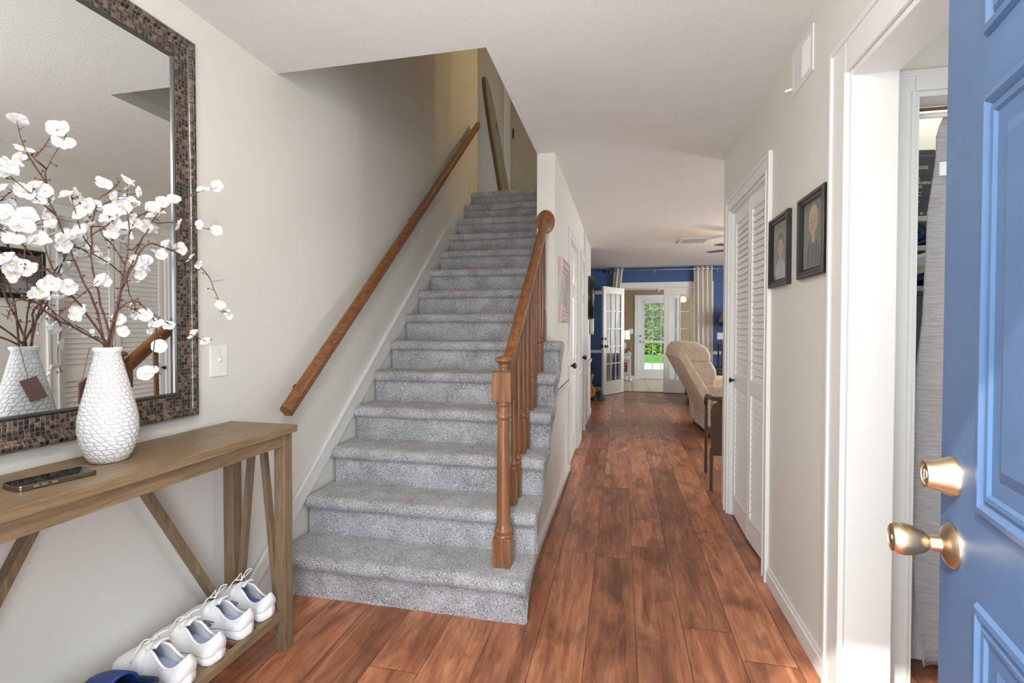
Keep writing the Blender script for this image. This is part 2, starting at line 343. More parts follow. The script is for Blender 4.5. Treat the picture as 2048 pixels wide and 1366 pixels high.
# ================================================================== SETTING
XL, XR, XH, XW, H = -1.585, .71, -.444, -.568, 2.44
RISE, RUN = .193, .2385
def noseY(n): return 2.218 + RUN * (n - 2)
fl = MB(); fl.box((-3.2, -.17, -.05), (4.6, 10.02, 0)); struct('floor', fl, 'floor')
ft = MB(); ft.box((-1.2, 10.02, -.05), (3.2, 12.72, .004)); struct('floor', ft, 'tile')
th = MB(); th.box((.0, 9.98, 0), (1.64, 10.06, .012)); struct('trim_1', th, 'rail', bevel=.003)
ce = MB()
for a, b in (((-1.7, -.17), (.0, 2.05)), ((.0, -.17), (4.6, 10.07)), ((XW, 2.05), (.0, 10.07)), ((-3.2, 5.3), (XW, 10.07))):
    ce.box((a[0], a[1], H), (b[0], b[1], H + .06))
struct('ceiling', ce, 'ceil')
cs = MB(); cs.box((-1.2, 10.07, 2.20), (3.2, 12.8, 2.26)); struct('ceiling', cs, 'ceil')
cu = MB(); cu.box((-3.3, 1.9, 5.14), (2.0, 6.3, 5.2)); struct('ceiling', cu, 'ceil')
lf = MB(); lf.box((-3.2, 5.16, 2.52), (2.0, 6.2, 2.70)); lf.box((XW + .1, 4.0, 2.56), (2.0, 5.16, 2.70)); struct('floor', lf, 'carpet')
wall('wall_left', 'wall', 'y', XL - .12, XL, -.17, 5.37, 0, 5.14)
wall('wall_front', 'wall', 'x', -.15, -.02, XL, .84, 0, H, [(-.60, .345, 0, 2.06)])
wall('wall_right', 'wall', 'y', XR, XR + .13, -.02, 3.65, 0, H, [(.97, 1.79, 0, 2.065), (2.685, 3.545, 0, 2.03)])
# wall between the stairs and the hall: triangle under the stairs, full height beyond the post end, two door openings
hw = MB()
def strz(y): return (y - (noseY(1) + .035)) * RISE / RUN - .03
hw.prism([(2.055, 0), (3.36, 0), (3.36, strz(3.36)), (2.10, .02), (2.055, .01)], 'x', XH, XH - .10)
hw2 = hw
def hb(y0, y1, z0, z1): hw2.box((XW, y0, z0), (XH, y1, z1))
hb(3.36, 4.32, 0, H); hb(4.32, 5.13, 2.04, H); hb(5.13, 5.60, 0, H); hb(5.60, 6.45, 2.04, H); hb(6.45, 7.42, 0, H)
struct('wall_hall', hw, 'wall')
wall('wall_stair', 'wall', 'y', XW, XW + .12, 2.05, 4.79, H + .0605, 5.14)
ws = MB(); ws.box((XL, 1.95, H + .0605), (XW, 2.05, 5.14)); struct('wall_stairfront', ws, 'wall')
wall('wall_upper', 'wall', 'x', 6.05, 6.17, -3.2, 2.0, 2.70, 5.14)
wall('wall_upperleft', 'wall', 'x', 5.25, 5.37, -3.2, XL - .12, 2.70, 5.14)
wall('wall_upperright', 'wall', 'y', 2.0, 2.1, 3.9, 6.17, 2.70, 5.14)
wall('wall_upperfront', 'wall', 'x', 3.9, 4.0, XW + .12, 2.0, 2.70, 5.14)
wall('wall_return', 'blue', 'x', 7.42, 7.54, -3.2, XW, 0, H)
wall('wall_farleft', 'blue', 'y', -3.3, -3.2, 7.42, 9.95, 0, H)
wall('wall_back', 'blue', 'x', 9.95, 10.07, -3.3, 4.7, 0, H, [(.03, 1.61, 0, 2.06)])
wall('wall_farright', 'blue', 'y', 4.6, 4.72, 3.53, 9.95, 0, H, [(5.4, 7.8, .6, 2.1)])
wall('wall_livingfront', 'wall', 'x', 3.65, 3.77, XR, 4.6, 0, H)
# sunroom shell
wall('wall_sunroomback', 'tan', 'x', 12.60, 12.72, -1.2, 3.2, 0, 2.40, [(.40, 1.32, 0, 2.0)])
wall('wall_sunroomleft', 'tan', 'y', -1.3, -1.2, 10.07, 12.72, 0, 2.40)
wall('wall_sunroomright', 'tan', 'y', 3.2, 3.3, 10.07, 12.72, 0, 2.40, [(10.4, 12.2, .5, 2.1)])
# small side room with a closet
wall('wall_sideback', 'wall', 'x', 1.95, 2.05, XR + .13, 2.3, 0, H, [(.968, 1.80, 0, 2.05)])
wall('wall_sidefront', 'wall', 'x', .45, .55, XR + .13, 2.3, 0, H)
wall('wall_sideright', 'wall', 'y', 2.2, 2.3, .55, 1.95, 0, H)
cl = MB(); cl.box((.90, 2.60, 0), (1.9, 2.64, H)); cl.box((.90, 2.05, 0), (.94, 2.60, H)); cl.box((1.86, 2.05, 0), (1.9, 2.60, H)); struct('wall_closet', cl, 'wall')
cb = MB(); cb.box((1.33, 2.66, 0), (1.36, 3.60, H)); cb.box((XR + .13, 2.655, 0), (1.36, 2.675, H)); cb.box((XR + .13, 3.56, 0), (1.36, 3.6, H)); struct('wall_louvercloset', cb, 'wall')
# ------------------------------------------------------------------ trims
trimn = [1]
def trim(mb, **kw): trimn[0] += 1; return struct('trim_%d' % trimn[0], mb, 'white', **kw)
def casing_y(X, sgn, y0, y1, z1, w=.07, t=.016, jd=0, wt=None):
    """casing on a wall plane x=X, sticking out toward sgn, round opening y0..y1, height z1"""
    mb = MB(); g = .001
    def bx(a0, a1, z0, zz): 
        mb.box((X, a0, z0), (X + sgn * t * .62, a1, zz))
    bx(y0 - w, y0, .001, z1 + w); bx(y1, y1 + w, .001, z1 + w); bx(y0, y1, z1, z1 + w)
    # raised outer back-band and inner bead
    for a0, a1 in ((y0 - w - .0015, y0 - w + .018), (y1 + w - .018, y1 + w + .0015)): mb.box((X, a0, 0), (X + sgn * t, a1, z1 + w + .0012))
    mb.box((X, y0 - w + .017, z1 + w - .018), (X + sgn * (t - .0006), y1 + w - .017, z1 + w + .0018))
    for a0, a1 in ((y0 - .012, y0 + .0015), (y1 - .0015, y1 + .012)): mb.box((X - sgn * .001, a0, 0), (X + sgn * t * .8, a1, z1 - .001))
    if jd:
        for a0, a1 in ((y0 - .001, y0 + .02), (y1 - .02, y1 + .001)): mb.box((X + sgn * .002, a0, 0), (X - sgn * jd, a1, z1 + .001))
        mb.box((X + sgn * .0015, y0 + .019, z1 - .02), (X - sgn * (jd - .0005), y1 - .019, z1 + .0005))
    return trim(mb, bevel=.003)
def casing_x(Y, x0, x1, z1, w=.07, t=.016, jd=0, left=True):
    mb = MB()
    def bx(a0, a1, z0, zz, tt): mb.box((a0, Y, z0), (a1, Y - tt, zz))
    if left: bx(x0 - w, x0, 0, z1 + w, t * .62); bx(x0 - w - .0015, x0 - w + .018, 0, z1 + w + .0012, t); bx(x0 - .012, x0 + .0015, 0, z1 - .001, t * .8)
    bx(x1, x1 + w, 0, z1 + w, t * .62); bx(x1 + w - .018, x1 + w + .0015, 0, z1 + w + .0012, t); bx(x0, x1, z1, z1 + w, t * .62)
    bx(x0 - w + .017, x1 + w - .017, z1 + w - .018, z1 + w + .0018, t - .0006)
    if jd:
        mb.box((x0 - .001, Y - .002, 0), (x0 + .018, Y + jd, z1 + .001)); mb.box((x1 - .018, Y - .002, 0), (x1 + .001, Y + jd, z1 + .001)); mb.box((x0 + .017, Y - .0015, z1 - .018), (x1 - .017, Y + jd - .0005, z1 + .0005))
    return trim(mb, bevel=.003)
casing_y(XR, -1, .97, 1.79, 2.065, .115, .02, .13)
casing_y(XR, -1, 2.685, 3.545, 2.03, .075, .02, .12)
casing_x(1.95, .968, 1.80, 2.05, .066, .018, .10)
casing_y(XH, 1, 4.32, 5.13, 2.04, .075, .018, .12)
casing_y(XH, 1, 5.60, 6.45, 2.04, .075, .018, .12)
casing_x(9.95, .03, 1.61, 2.06, .085, .018, .12)
casing_x(12.60, .40, 1.32, 2.0, .075, .018, .10)
basen = {}
def baseboard(side, a, b, h=.085, t=.013):
    """a,b = (x,y) ends along the wall face; board is offset to the left of a->b"""
    a, b = Vector((*a, 0)), Vector((*b, 0)); d = (b - a).normalized(); n = Vector((-d.y, d.x, 0)) * t
    mb = MB()
    for hh, k in ((h - .02, 1.), (h, .55)):
        vs = [a, b, b + n * k, a + n * k]; vs = [(v.x, v.y, 0) for v in vs] + [(v.x, v.y, hh) for v in vs]
        mb.add(vs, [(0, 3, 2, 1), (4, 5, 6, 7), (0, 1, 5, 4), (1, 2, 6, 5), (2, 3, 7, 6), (3, 0, 4, 7)])
    struct('baseboard_' + side, mb, 'white', bevel=.002)
baseboard('right', (XR, 1.906), (XR, 2.609)); baseboard('rightfar', (XR, 3.621), (XR, 3.64))
baseboard('hallnear', (XH, 4.243), (XH, 2.12)); baseboard('hallmiddle', (XH, 5.524), (XH, 5.206)); baseboard('hallfar', (XH, 7.42), (XH, 6.526))
baseboard('halluncovered', (-.57, 7.554), (XH, 7.554)) if False else None
baseboard('back', (-.06, 9.95), (-3.2, 9.95)); baseboard('backright', (4.6, 9.95), (1.70, 9.95))
baseboard('left', (XL, 1.78), (XL, 0.0)); baseboard('sunroom', (.32, 12.6), (-1.2, 12.6)); baseboard('side', (.90, 1.95), (.845, 1.95))
qr = MB(); qr.prism([(XH + .0135, 0), (XH + .0305, 0), (XH + .028, .010), (XH + .022, .016), (XH + .0135, .018)], 'y', 2.06, 4.24); struct('trim_60', qr, 'rail')
# chair rails
def rail_trim(axis, c, a, b, z, w=.055):
    mb = MB()
    for z0, z1, t in ((z, z + w, .010), (z + w * .3, z + w * .72, .019), (z + w * .82, z + w, .024)):
        (mb.box((c, a, z0), (c + t, b, z1)) if axis == 'y' else mb.box((a, c, z0), (b, c - t, z1)))
    trim(mb, bevel=.002)
rail_trim('y', XH, 3.40, 4.243, .745, .06); rail_trim('y', XH, 5.207, 5.523, .745, .06); rail_trim('y', XH, 6.527, 7.42, .745, .06)
rail_trim('x', 9.95, -3.2, -.06, .765, .06); rail_trim('x', 9.95, 1.70, 4.6, .765, .06)
pr = MB(); pr.box((-3.2, 9.95, 1.925), (-.06, 9.937, 2.005)); trim(pr, bevel=.003)
# skirt board along the left of the stairs
sk_ = MB(); y0s, y1s = 1.80, 5.16
def skz(y): return (y - 2.218) * RISE / RUN + RISE * 2 + .085
sk_.prism([(1.745, 0), (5.16, 2.60), (5.16, skz(5.09) ), (5.09, skz(5.09)), (1.745, skz(1.745))], 'x', XL, XL + .014)
sk_.prism([(1.745, skz(1.745) - .016), (5.09, skz(5.09) - .016), (5.09, skz(5.09)), (1.745, skz(1.745))], 'x', XL, XL + .024)
trim(sk_)
# upstairs: door seen at the head of the stairs with its casing
casing_x(6.05, -1.36, -.50, 4.75, .08, .018)
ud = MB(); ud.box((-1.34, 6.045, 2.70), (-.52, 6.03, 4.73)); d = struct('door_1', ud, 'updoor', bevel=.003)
lt = MB(); lt.box((-1.325, 6.028, 3.60), (-1.31, 6.018, 3.72)); lt.build('door_latch', 'bronze', d)
# ================================================================== STAIRS
stair = thing('staircase', 'grey speckled carpeted staircase climbing along the left wall', 'stairs', (-1.0, 2.0, 0))
def step(n):
    Yn = noseY(n); z1 = n * RISE; z0 = z1 - RISE; r = .032
    prof = []
    zb = 0.0 if n == 1 else z0 - .004
    k = 12
    for i in range(k): prof.append((Yn + .036, zb + (z1 - 2 * r - .012 - zb) * i / k))
    for i in range(11):
        a = -pi / 2 - .35 + (pi + .35) * i / 10
        prof.append((Yn + r - r * cos(a - 0) if False else Yn + r - r * cos(pi * i / 10 - pi / 2 + 0) * 1.0, z1 - r + r * sin(pi * i / 10 - pi / 2)))
    yend = noseY(n + 1) + .04 if n < 14 else 5.24
    kk = 22 if n < 14 else 10
    for i in range(1, kk + 1): prof.append((Yn + r + (yend - Yn - r) * i / kk, z1))
    x0, x1 = XL + .016, (-.382 if n <= 6 else XW - .003)
    nx = 120 if n <= 5 else 90
    vs = []; rows = len(prof)
    for i, (y, z) in enumerate(prof):
        for j in range(nx + 1):
            x = x0 + (x1 - x0) * j / nx; p = Vector((x, y, z))
            e = min(1, (x1 - x) / .02) if n <= 6 else 1
            rr = .020 * (1 - sqrt(max(0, 1 - (1 - e) ** 2)))       # rounded open end
            a = .0038 * (1 if i > 3 else .6); 
            q = mnoise.noise_vector(p * 95) * a * 1.35 + mnoise.noise_vector(p * 11) * .004
            yy = y + (rr if i < 24 else 0)
            if n == 6 and x > XW - .001: yy = min(yy, 3.358)
            zz = z - (rr if i >= 22 else 0)
            v = Vector((x, yy, zz)) + q
            v.x = max(v.x, x0) if j else x0
            if n > 6: v.x = min(v.x, XW - .001)
            if n == 6 and v.x > XW - .002: v.y = min(v.y, 3.359)
            if n == 6 and x <= XW - .001: v.x = min(v.x, XW - .001)
            if i == 0: v.z = zb
            vs.append(v)
    fs = [(i * (nx + 1) + j, i * (nx + 1) + j + 1, (i + 1) * (nx + 1) + j + 1, (i + 1) * (nx + 1) + j) for i in range(rows - 1) for j in range(nx)]
    mb = MB(); mb.add(vs, fs)
    if n <= 6:                                                        # carpet wrapped down the open side
        base = len(mb.v) ; m = 8; W2 = []
        for i, (y, z) in enumerate(prof):
            top = mb.v[i * (nx + 1) + nx]
            zlo = max(0.0, min(z, (top[1] - (Yn + .036)) * RISE / RUN + z0 - .035))
            if top[1] < Yn + .036: zlo = min(top[2], z1 - 2 * r - .01) if z > z1 - 2.4 * r else top[2]
            for k2 in range(m + 1):
                zz = top[2] + (zlo - top[2]) * k2 / m; p = Vector((top[0], top[1], zz))
                q = mnoise.noise_vector(p * 95) * .0038 if k2 else Vector((0, 0, 0))
                xx = top[0] - .010 * (k2 / m) ** 2
                W2.append((xx + q.x, top[1] + q.y * .3, max(zz, 0)))
        mb.add(W2, [(i * (m + 1) + j, i * (m + 1) + j + 1, (i + 1) * (m + 1) + j + 1, (i + 1) * (m + 1) + j) for i in range(rows - 1) for j in range(m)])
        # inner return hiding the hollow
        mb.prism([(Yn + .05, max(0, z0 - .03)), (min(yend, 3.355), max(0, (min(yend, 3.355) - Yn - .036) * RISE / RUN + z0 - .03)), (min(yend, 3.355), z1 - .012), (Yn + .05, z1 - .012)], 'x', -.42, -.405)
    return mb.build('stair_step', 'carpet', stair, smooth=1)
for n in range(1, 15): step(n)
# ------------------------------------------------------------------ wall handrail (left)
wr = thing('wall_handrail', 'long brown wooden handrail fixed to the left stair wall', 'handrail', (-1.5, 2.0, .88))
P0, P1 = Vector((-1.502, 1.985, .862)), Vector((-1.502, 5.10, 3.415))
def railprof(w=.05, h=.058):
    return [(-w * .36, -h / 2), (w * .36, -h / 2), (w * .40, -h * .22), (w * .5, -h * .05), (w * .48, h * .25), (w * .28, h * .46), (0, h / 2), (-w * .28, h * .46), (-w * .48, h * .25), (-w * .5, -h * .05), (-w * .40, -h * .22)]
def sweep(mb, p, q, prof):
    d = (q - p).normalized(); a = Vector((1, 0, 0)); b = a.cross(d).normalized(); n = len(prof)
    if b.z < 0: b = -b
    vs = [c + a * u + b * v for c in (p, q) for u, v in prof]
    mb.add(vs, [tuple(range(n)), tuple(range(2 * n - 1, n - 1, -1))] + [(i, i + n, (i + 1) % n + n, (i + 1) % n) for i in range(n)]); return mb
mb = sweep(MB(), P0, P1, railprof(.052, .062)); mb.build('handrail', 'rail', wr, smooth=45)
for t in (.06, .5, .93):
    p = P0.lerp(P1, t); mb = MB(); mb.tube([p + Vector((0, 0, -.03)), p + Vector((-.01, 0, -.07)), Vector((XL + .01, p.y, p.z - .075))], .007, 8)
    mb.lathe([(.026, 0), (.026, .006), (.012, .012)], (XL, p.y, p.z - .075), 16, 'x'); mb.build('bracket', 'bronze', wr, smooth=40)
# ------------------------------------------------------------------ open balustrade
bal = thing('stair_balustrade', 'turned wooden newel, sloping rail and spindles on the open side of the stairs', 'railing', (-.508, 2.125, RISE))
NX, NY = -.508, 2.125
mb = MB(); mb.box((NX - .04, NY - .04, RISE - .004), (NX + .04, NY + .04, .322)); mb.box((NX - .042, NY - .042, .922), (NX + .042, NY + .042, 1.052))
R_ = [(.041, .322), (.041, .326), (.036, .333), (.040, .340), (.040, .352), (.033, .360), (.030, .38), (.030, .50), (.0285, .65), (.026, .80), (.026, .842), (.032, .848), (.034, .856), (.030, .864), (.026, .870), (.027, .90), (.033, .906), (.034, .916), (.034, .922)]
mb.lathe(R_, (NX, NY, 0), 28)
mb.lathe([(.036, 1.052), (.030, 1.056), (.020, 1.062), (.019, 1.070), (.023, 1.078), (.021, 1.084), (.017, 1.088), (.030, 1.094), (.040, 1.100), (.041, 1.106), (.034, 1.115), (.018, 1.122), (0, 1.124)], (NX, NY, 0), 28)
mb.build('newel_post', 'newel', bal, smooth=35, bevel=.002)
RA, RB = Vector((NX, NY + .035, 1.035)), Vector((NX, 3.345, 1.975))
sl = (RB.z - RA.z) / (RB.y - RA.y)
mb = sweep(MB(), RA, RB, railprof(.056, .062)); mb.build('handrail', 'rail', bal, smooth=45)
mb = MB(); mb.lathe([(.064, 3.36), (.064, 3.350), (.056, 3.345), (.05, 3.345), (.044, 3.340)], (NX, 0, 1.972), 30, 'y', 1.25, 1); mb.build('rosette', 'rail', bal, smooth=40)
def baluster(y, zb):
    mb = MB(); zt = RA.z + (y - RA.y) * sl - .032; h = zt - zb; w = .0155
    mb.box((NX - w, y - w, zb - .004), (NX + w, y + w, zb + .17))
    P = [(.016, .17), (.017, .178), (.012, .186), (.016, .196), (.017, .204), (.012, .214), (.0095, .222), (.014, .245), (.015, .27)]
    P += [(.0135, h * .55), (.0105, h - .005)] if h > .6 else [(.0115, h - .005)]
    mb.lathe([(r, zb + z) for r, z in P], (NX, y, 0), 14); return mb.build('baluster', 'newel', bal, smooth=40)
for n in range(1, 6):
    for k, dy in enumerate((.118, .228)):
        y = noseY(n) + dy + .015
        if n == 1: continue
        baluster(y - .01, n * RISE)
baluster(3.29, 6 * RISE); baluster(2.265, RISE * 2) if False else None
# ================================================================== CONSOLE TABLE
TX0, TX1, TY0, TY1, TZ = -1.543, -1.237, .57, 1.705, .868
tb = thing('console_table', 'weathered brown wooden console table with angled braces and slatted shelf', 'table', (-1.39, 1.14, 0))
MB().box((TX0, TY0, TZ - .028), (TX1, TY1, TZ)).build('tabletop', 'table_y', tb, bevel=.0025)
mb = MB(); a = .018
MB().box((TX0 + a, TY0 + a, TZ - .075), (TX0 + a + .02, TY1 - a, TZ - .0281)).build('apron', 'table_y', tb, bevel=.0015); MB().box((TX1 - a - .022, TY0 + a, TZ - .075), (TX1 - a - .002, TY1 - a, TZ - .0281)).build('apron', 'table_y', tb, bevel=.0015)
MB().box((TX0 + a + .021, TY1 - a - .02, TZ - .0745), (TX1 - a - .023, TY1 - a - .001, TZ - .0281)).build('apron', 'table_x', tb, bevel=.0015); MB().box((TX0 + a + .021, TY0 + a + .001, TZ - .0745), (TX1 - a - .023, TY0 + a + .02, TZ - .0281)).build('apron', 'table_x', tb, bevel=.0015)
L = .046
for x in (TX0 + .015, TX1 - .015 - L):
    for y in (TY0 + .015, TY1 - .015 - L): MB().box((x, y, 0), (x + L, y + L, TZ - .0281)).build('leg', 'table_z', tb, bevel=.002)
SZ = .165
MB().box((TX0 + .02, TY0 + .03, SZ - .03), (TX0 + .042, TY1 - .03, SZ)).build('shelf_rail', 'table_y', tb, bevel=.0015); MB().box((TX1 - .042, TY0 + .03, SZ - .03), (TX1 - .018, TY1 - .03, SZ)).build('shelf_rail', 'table_y', tb, bevel=.0015)
y = TY0 + .075
while y < TY1 - .06: MB().box((TX0 + .03, y, SZ - .020), (TX1 - .03, y + .052, SZ - .004)).build('slat', 'table_x', tb, bevel=.0015); y += .0885
yc = (TY0 + TY1) / 2
for s_ in (-1, 1):
    MB().bar((TX0 + .04, yc + s_ * .095, TZ - .04), (TX0 + .04, yc + s_ * .47, SZ - .01), .022, .034, (1, 0, 0)).build('brace', 'table_z', tb, bevel=.0015)
    yy = yc + s_ * ((TY1 - TY0) / 2 - .036); xc = (TX0 + TX1) / 2
    for q in (-1, 1): MB().bar((xc + q * .022, yy, TZ - .05), (xc + q * .088, yy, SZ - .02), .020, .026, (0, 1, 0)).build('brace', 'table_z', tb, bevel=.0015)
# phone on the table
ph = thing('smartphone', 'black smartphone lying face up on the console table', 'phone', (0, 0, 0))
def rrect(x0, y0, x1, y1, r, n=5):
    o = []
    for cx, cy, a0 in ((x1 - r, y1 - r, 0), (x0 + r, y1 - r, pi / 2), (x0 + r, y0 + r, pi), (x1 - r, y0 + r, 1.5 * pi)):
        o += [(cx + r * cos(a0 + pi / 2 * i / n), cy + r * sin(a0 + pi / 2 * i / n)) for i in range(n + 1)]
    return o
MB().prism(rrect(-.038, -.079, .038, .079, .011), 'z', 0, .0125).build('case', 'phonecase', ph, bevel=.0018)
MB().prism(rrect(-.0345, -.0755, .0345, .0755, .009), 'z', .0124, .0132).build('screen', 'glassblk', ph)
for yb in (-.05, -.035, -.015): MB().box((.0378, yb, .005), (.0388, yb + .010, .0085)).build('button', 'steel', ph, bevel=.0003)
ph.location = (-1.360, .932, TZ + .0006); ph.rotation_euler = (0, 0, radians(-11)); ph['_o'] = (0, 0, 0)
# ================================================================== VASE AND BLOSSOM BRANCHES
VX, VY = -1.412, 1.112
vs_ = thing('vase', 'tall white bottle-shaped vase with carved pebble texture on the console table', 'vase', (0, 0, 0))
vp = [(.0, 0), (.040, 0), (.046, .004), (.058, .026), (.068, .058), (.0725, .092), (.0715, .125), (.065, .160), (.056, .200), (.047, .240), (.039, .275), (.0335, .298), (.0305, .312), (.0325, .318), (.0355, .324), (.0355, .329), (.032, .331), (.027, .326), (.026, .30), (.040, .24), (.055, .18), (.058, .10), (.04, .02), (0, .01)]
mb = MB(); mb.lathe(vp, (0, 0, 0), 48); mb.build('vase_body', 'vase', vs_, smooth=50)
tg = MB(); tg.prism([(-.020, -.068), (.020, -.068), (.020, 0), (-.020, 0)], 'y', -.0022, .0022); t_ = tg.build('hang_tag', 'tag', vs_)
t_.location = (-.055, -.028, .236); t_.rotation_euler = (radians(11), radians(-20), radians(117))
mb = MB(); mb.tube([(-.022, -.028, .330), (-.028, -.030, .326), (-.040, -.029, .29), (-.056, -.029, .235)], .0008, 5); mb.build('tag_string', 'twig', vs_)
vs_.location = (VX, VY, TZ + .0005); vs_.scale = (.97, .97, .97)
# blossom mesh
def petal_mesh():
    mb = MB()
    for k in range(5):
        a0 = 2 * pi * k / 5
        def fn(u, v):
            r = .0030 + .0215 * u; w = .0122 * (.22 + .78 * sin(pi * .5 * min(1, u / .62))) * (1 if u < .62 else sqrt(max(.02, 1 - ((u - .62) / .40) ** 2))); q = (v - .5) * 2
            rr = r - .0022 * (1 - abs(q)) * (u > .9) - .002 * q * q * u
            x, y = rr, q * w; z = .0045 * u * u + .0032 * q * q * sin(pi * u) + .0012 * sin(7 * q + k * 2.1) * u - (.003 if k % 2 else 0) * u
            return (x * cos(a0) - y * sin(a0), x * sin(a0) + y * cos(a0), z)
        mb.grid(fn, 7, 4)
    mb.k = 1; mb.ball((0, 0, .002), .0034, 6, sz=.7)
    for k in range(6): a = k * pi / 3; mb.tube([(0, 0, .002), (.0045 * cos(a), .0045 * sin(a), .0075)], .0005, 4)
    return mb
_pm = petal_mesh(); _pm = _pm.build('petals', ['blossom', 'pollen'], smooth=1); PM = _pm.data; bpy.data.objects.remove(_pm)
def crv(pts, k=5):                                   # Catmull-Rom
    pts = [Vector(p) for p in pts]; o = []; P = [pts[0] * 2 - pts[1]] + pts + [pts[-1] * 2 - pts[-2]]
    for i in range(1, len(P) - 2):
        for j in range(k):
            t = j / k; a, b, c, d = P[i - 1], P[i], P[i + 1], P[i + 2]
            o.append(.5 * ((2 * b) + (c - a) * t + (2 * a - 5 * b + 4 * c - d) * t * t + (-a + 3 * b - 3 * c + d) * t ** 3))
    return o + [pts[-1]]
BASE = Vector((VX, VY, TZ + .30))
def P3(x, y, X): return onx(x, y, X)
stems = [  # pixel polylines with a depth plane that drifts away from the vase
 ('upright middle branch of white blossom ending in an upward hook, highest of the spray', [(190, 610, -1.42), (165, 560, -1.43), (140, 500, -1.44), (112, 430, -1.45), (93, 370, -1.46), (94, 330, -1.46), (122, 290, -1.45), (134, 256, -1.44)],
   [[(112, 430, -1.45), (70, 395, -1.43), (35, 365, -1.42), (5, 340, -1.42)], [(97, 372, -1.46), (62, 320, -1.45), (45, 285, -1.45), (33, 242, -1.45)], [(62, 320, -1.45), (85, 298, -1.46), (103, 270, -1.47)]]),
 ('straight upright blossom branch in the centre of the vase with clusters at its top', [(203, 610, -1.40), (185, 540, -1.39), (182, 470, -1.38), (195, 405, -1.37), (220, 380, -1.37), (240, 362, -1.37)],
   [[(182, 470, -1.38), (215, 450, -1.37), (232, 430, -1.36)], [(186, 500, -1.38), (165, 470, -1.36), (150, 420, -1.35), (142, 395, -1.35)]]),
 ('blossom branch slanting to the upper left across the mirror', [(170, 625, -1.38), (135, 580, -1.36), (95, 540, -1.34), (55, 500, -1.32), (20, 470, -1.31), (-10, 450, -1.30)],
   [[(95, 540, -1.34), (60, 540, -1.32), (20, 520, -1.31), (-5, 500, -1.31)], [(120, 566, -1.35), (98, 520, -1.34), (88, 480, -1.34), (85, 440, -1.34)]]),
 ('lowest left blossom branch, spreading nearly flat towards the left edge', [(160, 662, -1.39), (110, 635, -1.37), (70, 605, -1.36), (35, 585, -1.35), (0, 566, -1.34)],
   [[(70, 605, -1.36), (35, 600, -1.34), (18, 625, -1.33), (15, 640, -1.33)], [(110, 635, -1.37), (150, 600, -1.36), (205, 555, -1.35)]]),
 ('long blossom branch arching up to the right over the mirror frame', [(238, 600, -1.43), (262, 530, -1.43), (292, 465, -1.43), (315, 430, -1.43), (345, 402, -1.42), (375, 390, -1.41), (402, 382, -1.40), (434, 374, -1.39)],
   [[(310, 448, -1.43), (345, 445, -1.42), (390, 452, -1.40), (428, 462, -1.39)], [(285, 480, -1.43), (262, 500, -1.43), (245, 475, -1.44), (240, 450, -1.44)]]),
 ('upright blossom branch right of centre with a dense cluster halfway up', [(235, 610, -1.40), (250, 530, -1.38), (257, 470, -1.37), (255, 400, -1.36), (252, 362, -1.36)],
   [[(257, 470, -1.37), (275, 435, -1.37), (305, 420, -1.37)], [(250, 530, -1.38), (225, 490, -1.38), (205, 470, -1.38), (195, 445, -1.38)]]),
 ('drooping blossom branch bending down below the light switch height at the right', [(232, 630, -1.41), (250, 610, -1.40), (275, 604, -1.39), (300, 625, -1.38), (345, 650, -1.37), (380, 668, -1.36), (415, 684, -1.35)],
   [[(300, 625, -1.38), (312, 655, -1.38), (307, 700, -1.38), (308, 735, -1.38), (325, 750, -1.37)], [(245, 612, -1.40), (265, 618, -1.39), (290, 632, -1.39)]]),
 ('blossom branch with a long thin tip hanging in front of the bare wall', [(240, 590, -1.42), (262, 540, -1.42), (290, 492, -1.42), (320, 492, -1.41), (360, 508, -1.40), (395, 528, -1.39), (415, 550, -1.39), (430, 580, -1.38), (440, 605, -1.38), (450, 626, -1.37)],
   [[(320, 492, -1.41), (345, 500, -1.40), (360, 495, -1.40)]]),
]
BL = [(38, 240), (108, 258), (127, 258), (112, 287), (135, 288), (52, 300), (40, 318), (28, 328), (12, 345), (48, 383), (75, 375), (90, 382), (78, 402), (12, 418), (42, 424), (62, 442), (38, 455), (132, 392), (150, 388), (160, 402), (155, 430), (172, 412), (207, 368), (250, 362), (235, 397), (247, 412), (228, 425), (252, 402), (266, 436), (225, 455), (242, 470), (215, 470), (190, 412), (60, 472), (95, 450), (88, 482), (70, 484), (120, 490), (145, 478), (152, 468), (105, 440), (300, 415), (310, 432), (325, 405), (345, 400), (295, 452), (310, 462), (268, 520), (285, 527), (310, 507), (330, 493), (283, 548), (363, 450), (395, 450), (407, 381), (437, 372), (427, 462), (362, 497), (378, 517), (392, 528), (435, 562), (437, 608), (455, 628), (70, 592), (60, 542), (112, 596), (130, 572), (160, 622), (145, 628), (240, 640), (242, 662), (288, 630), (308, 648), (340, 652), (317, 692), (302, 742), (385, 670), (413, 684), (25, 545), (5, 520), (18, 480), (215, 440), (178, 455), (262, 452), (268, 410), (8, 380), (100, 565), (205, 560), (232, 448), (282, 530), (125, 478)]
SM = []
grp = 'blossom branches in the white vase'
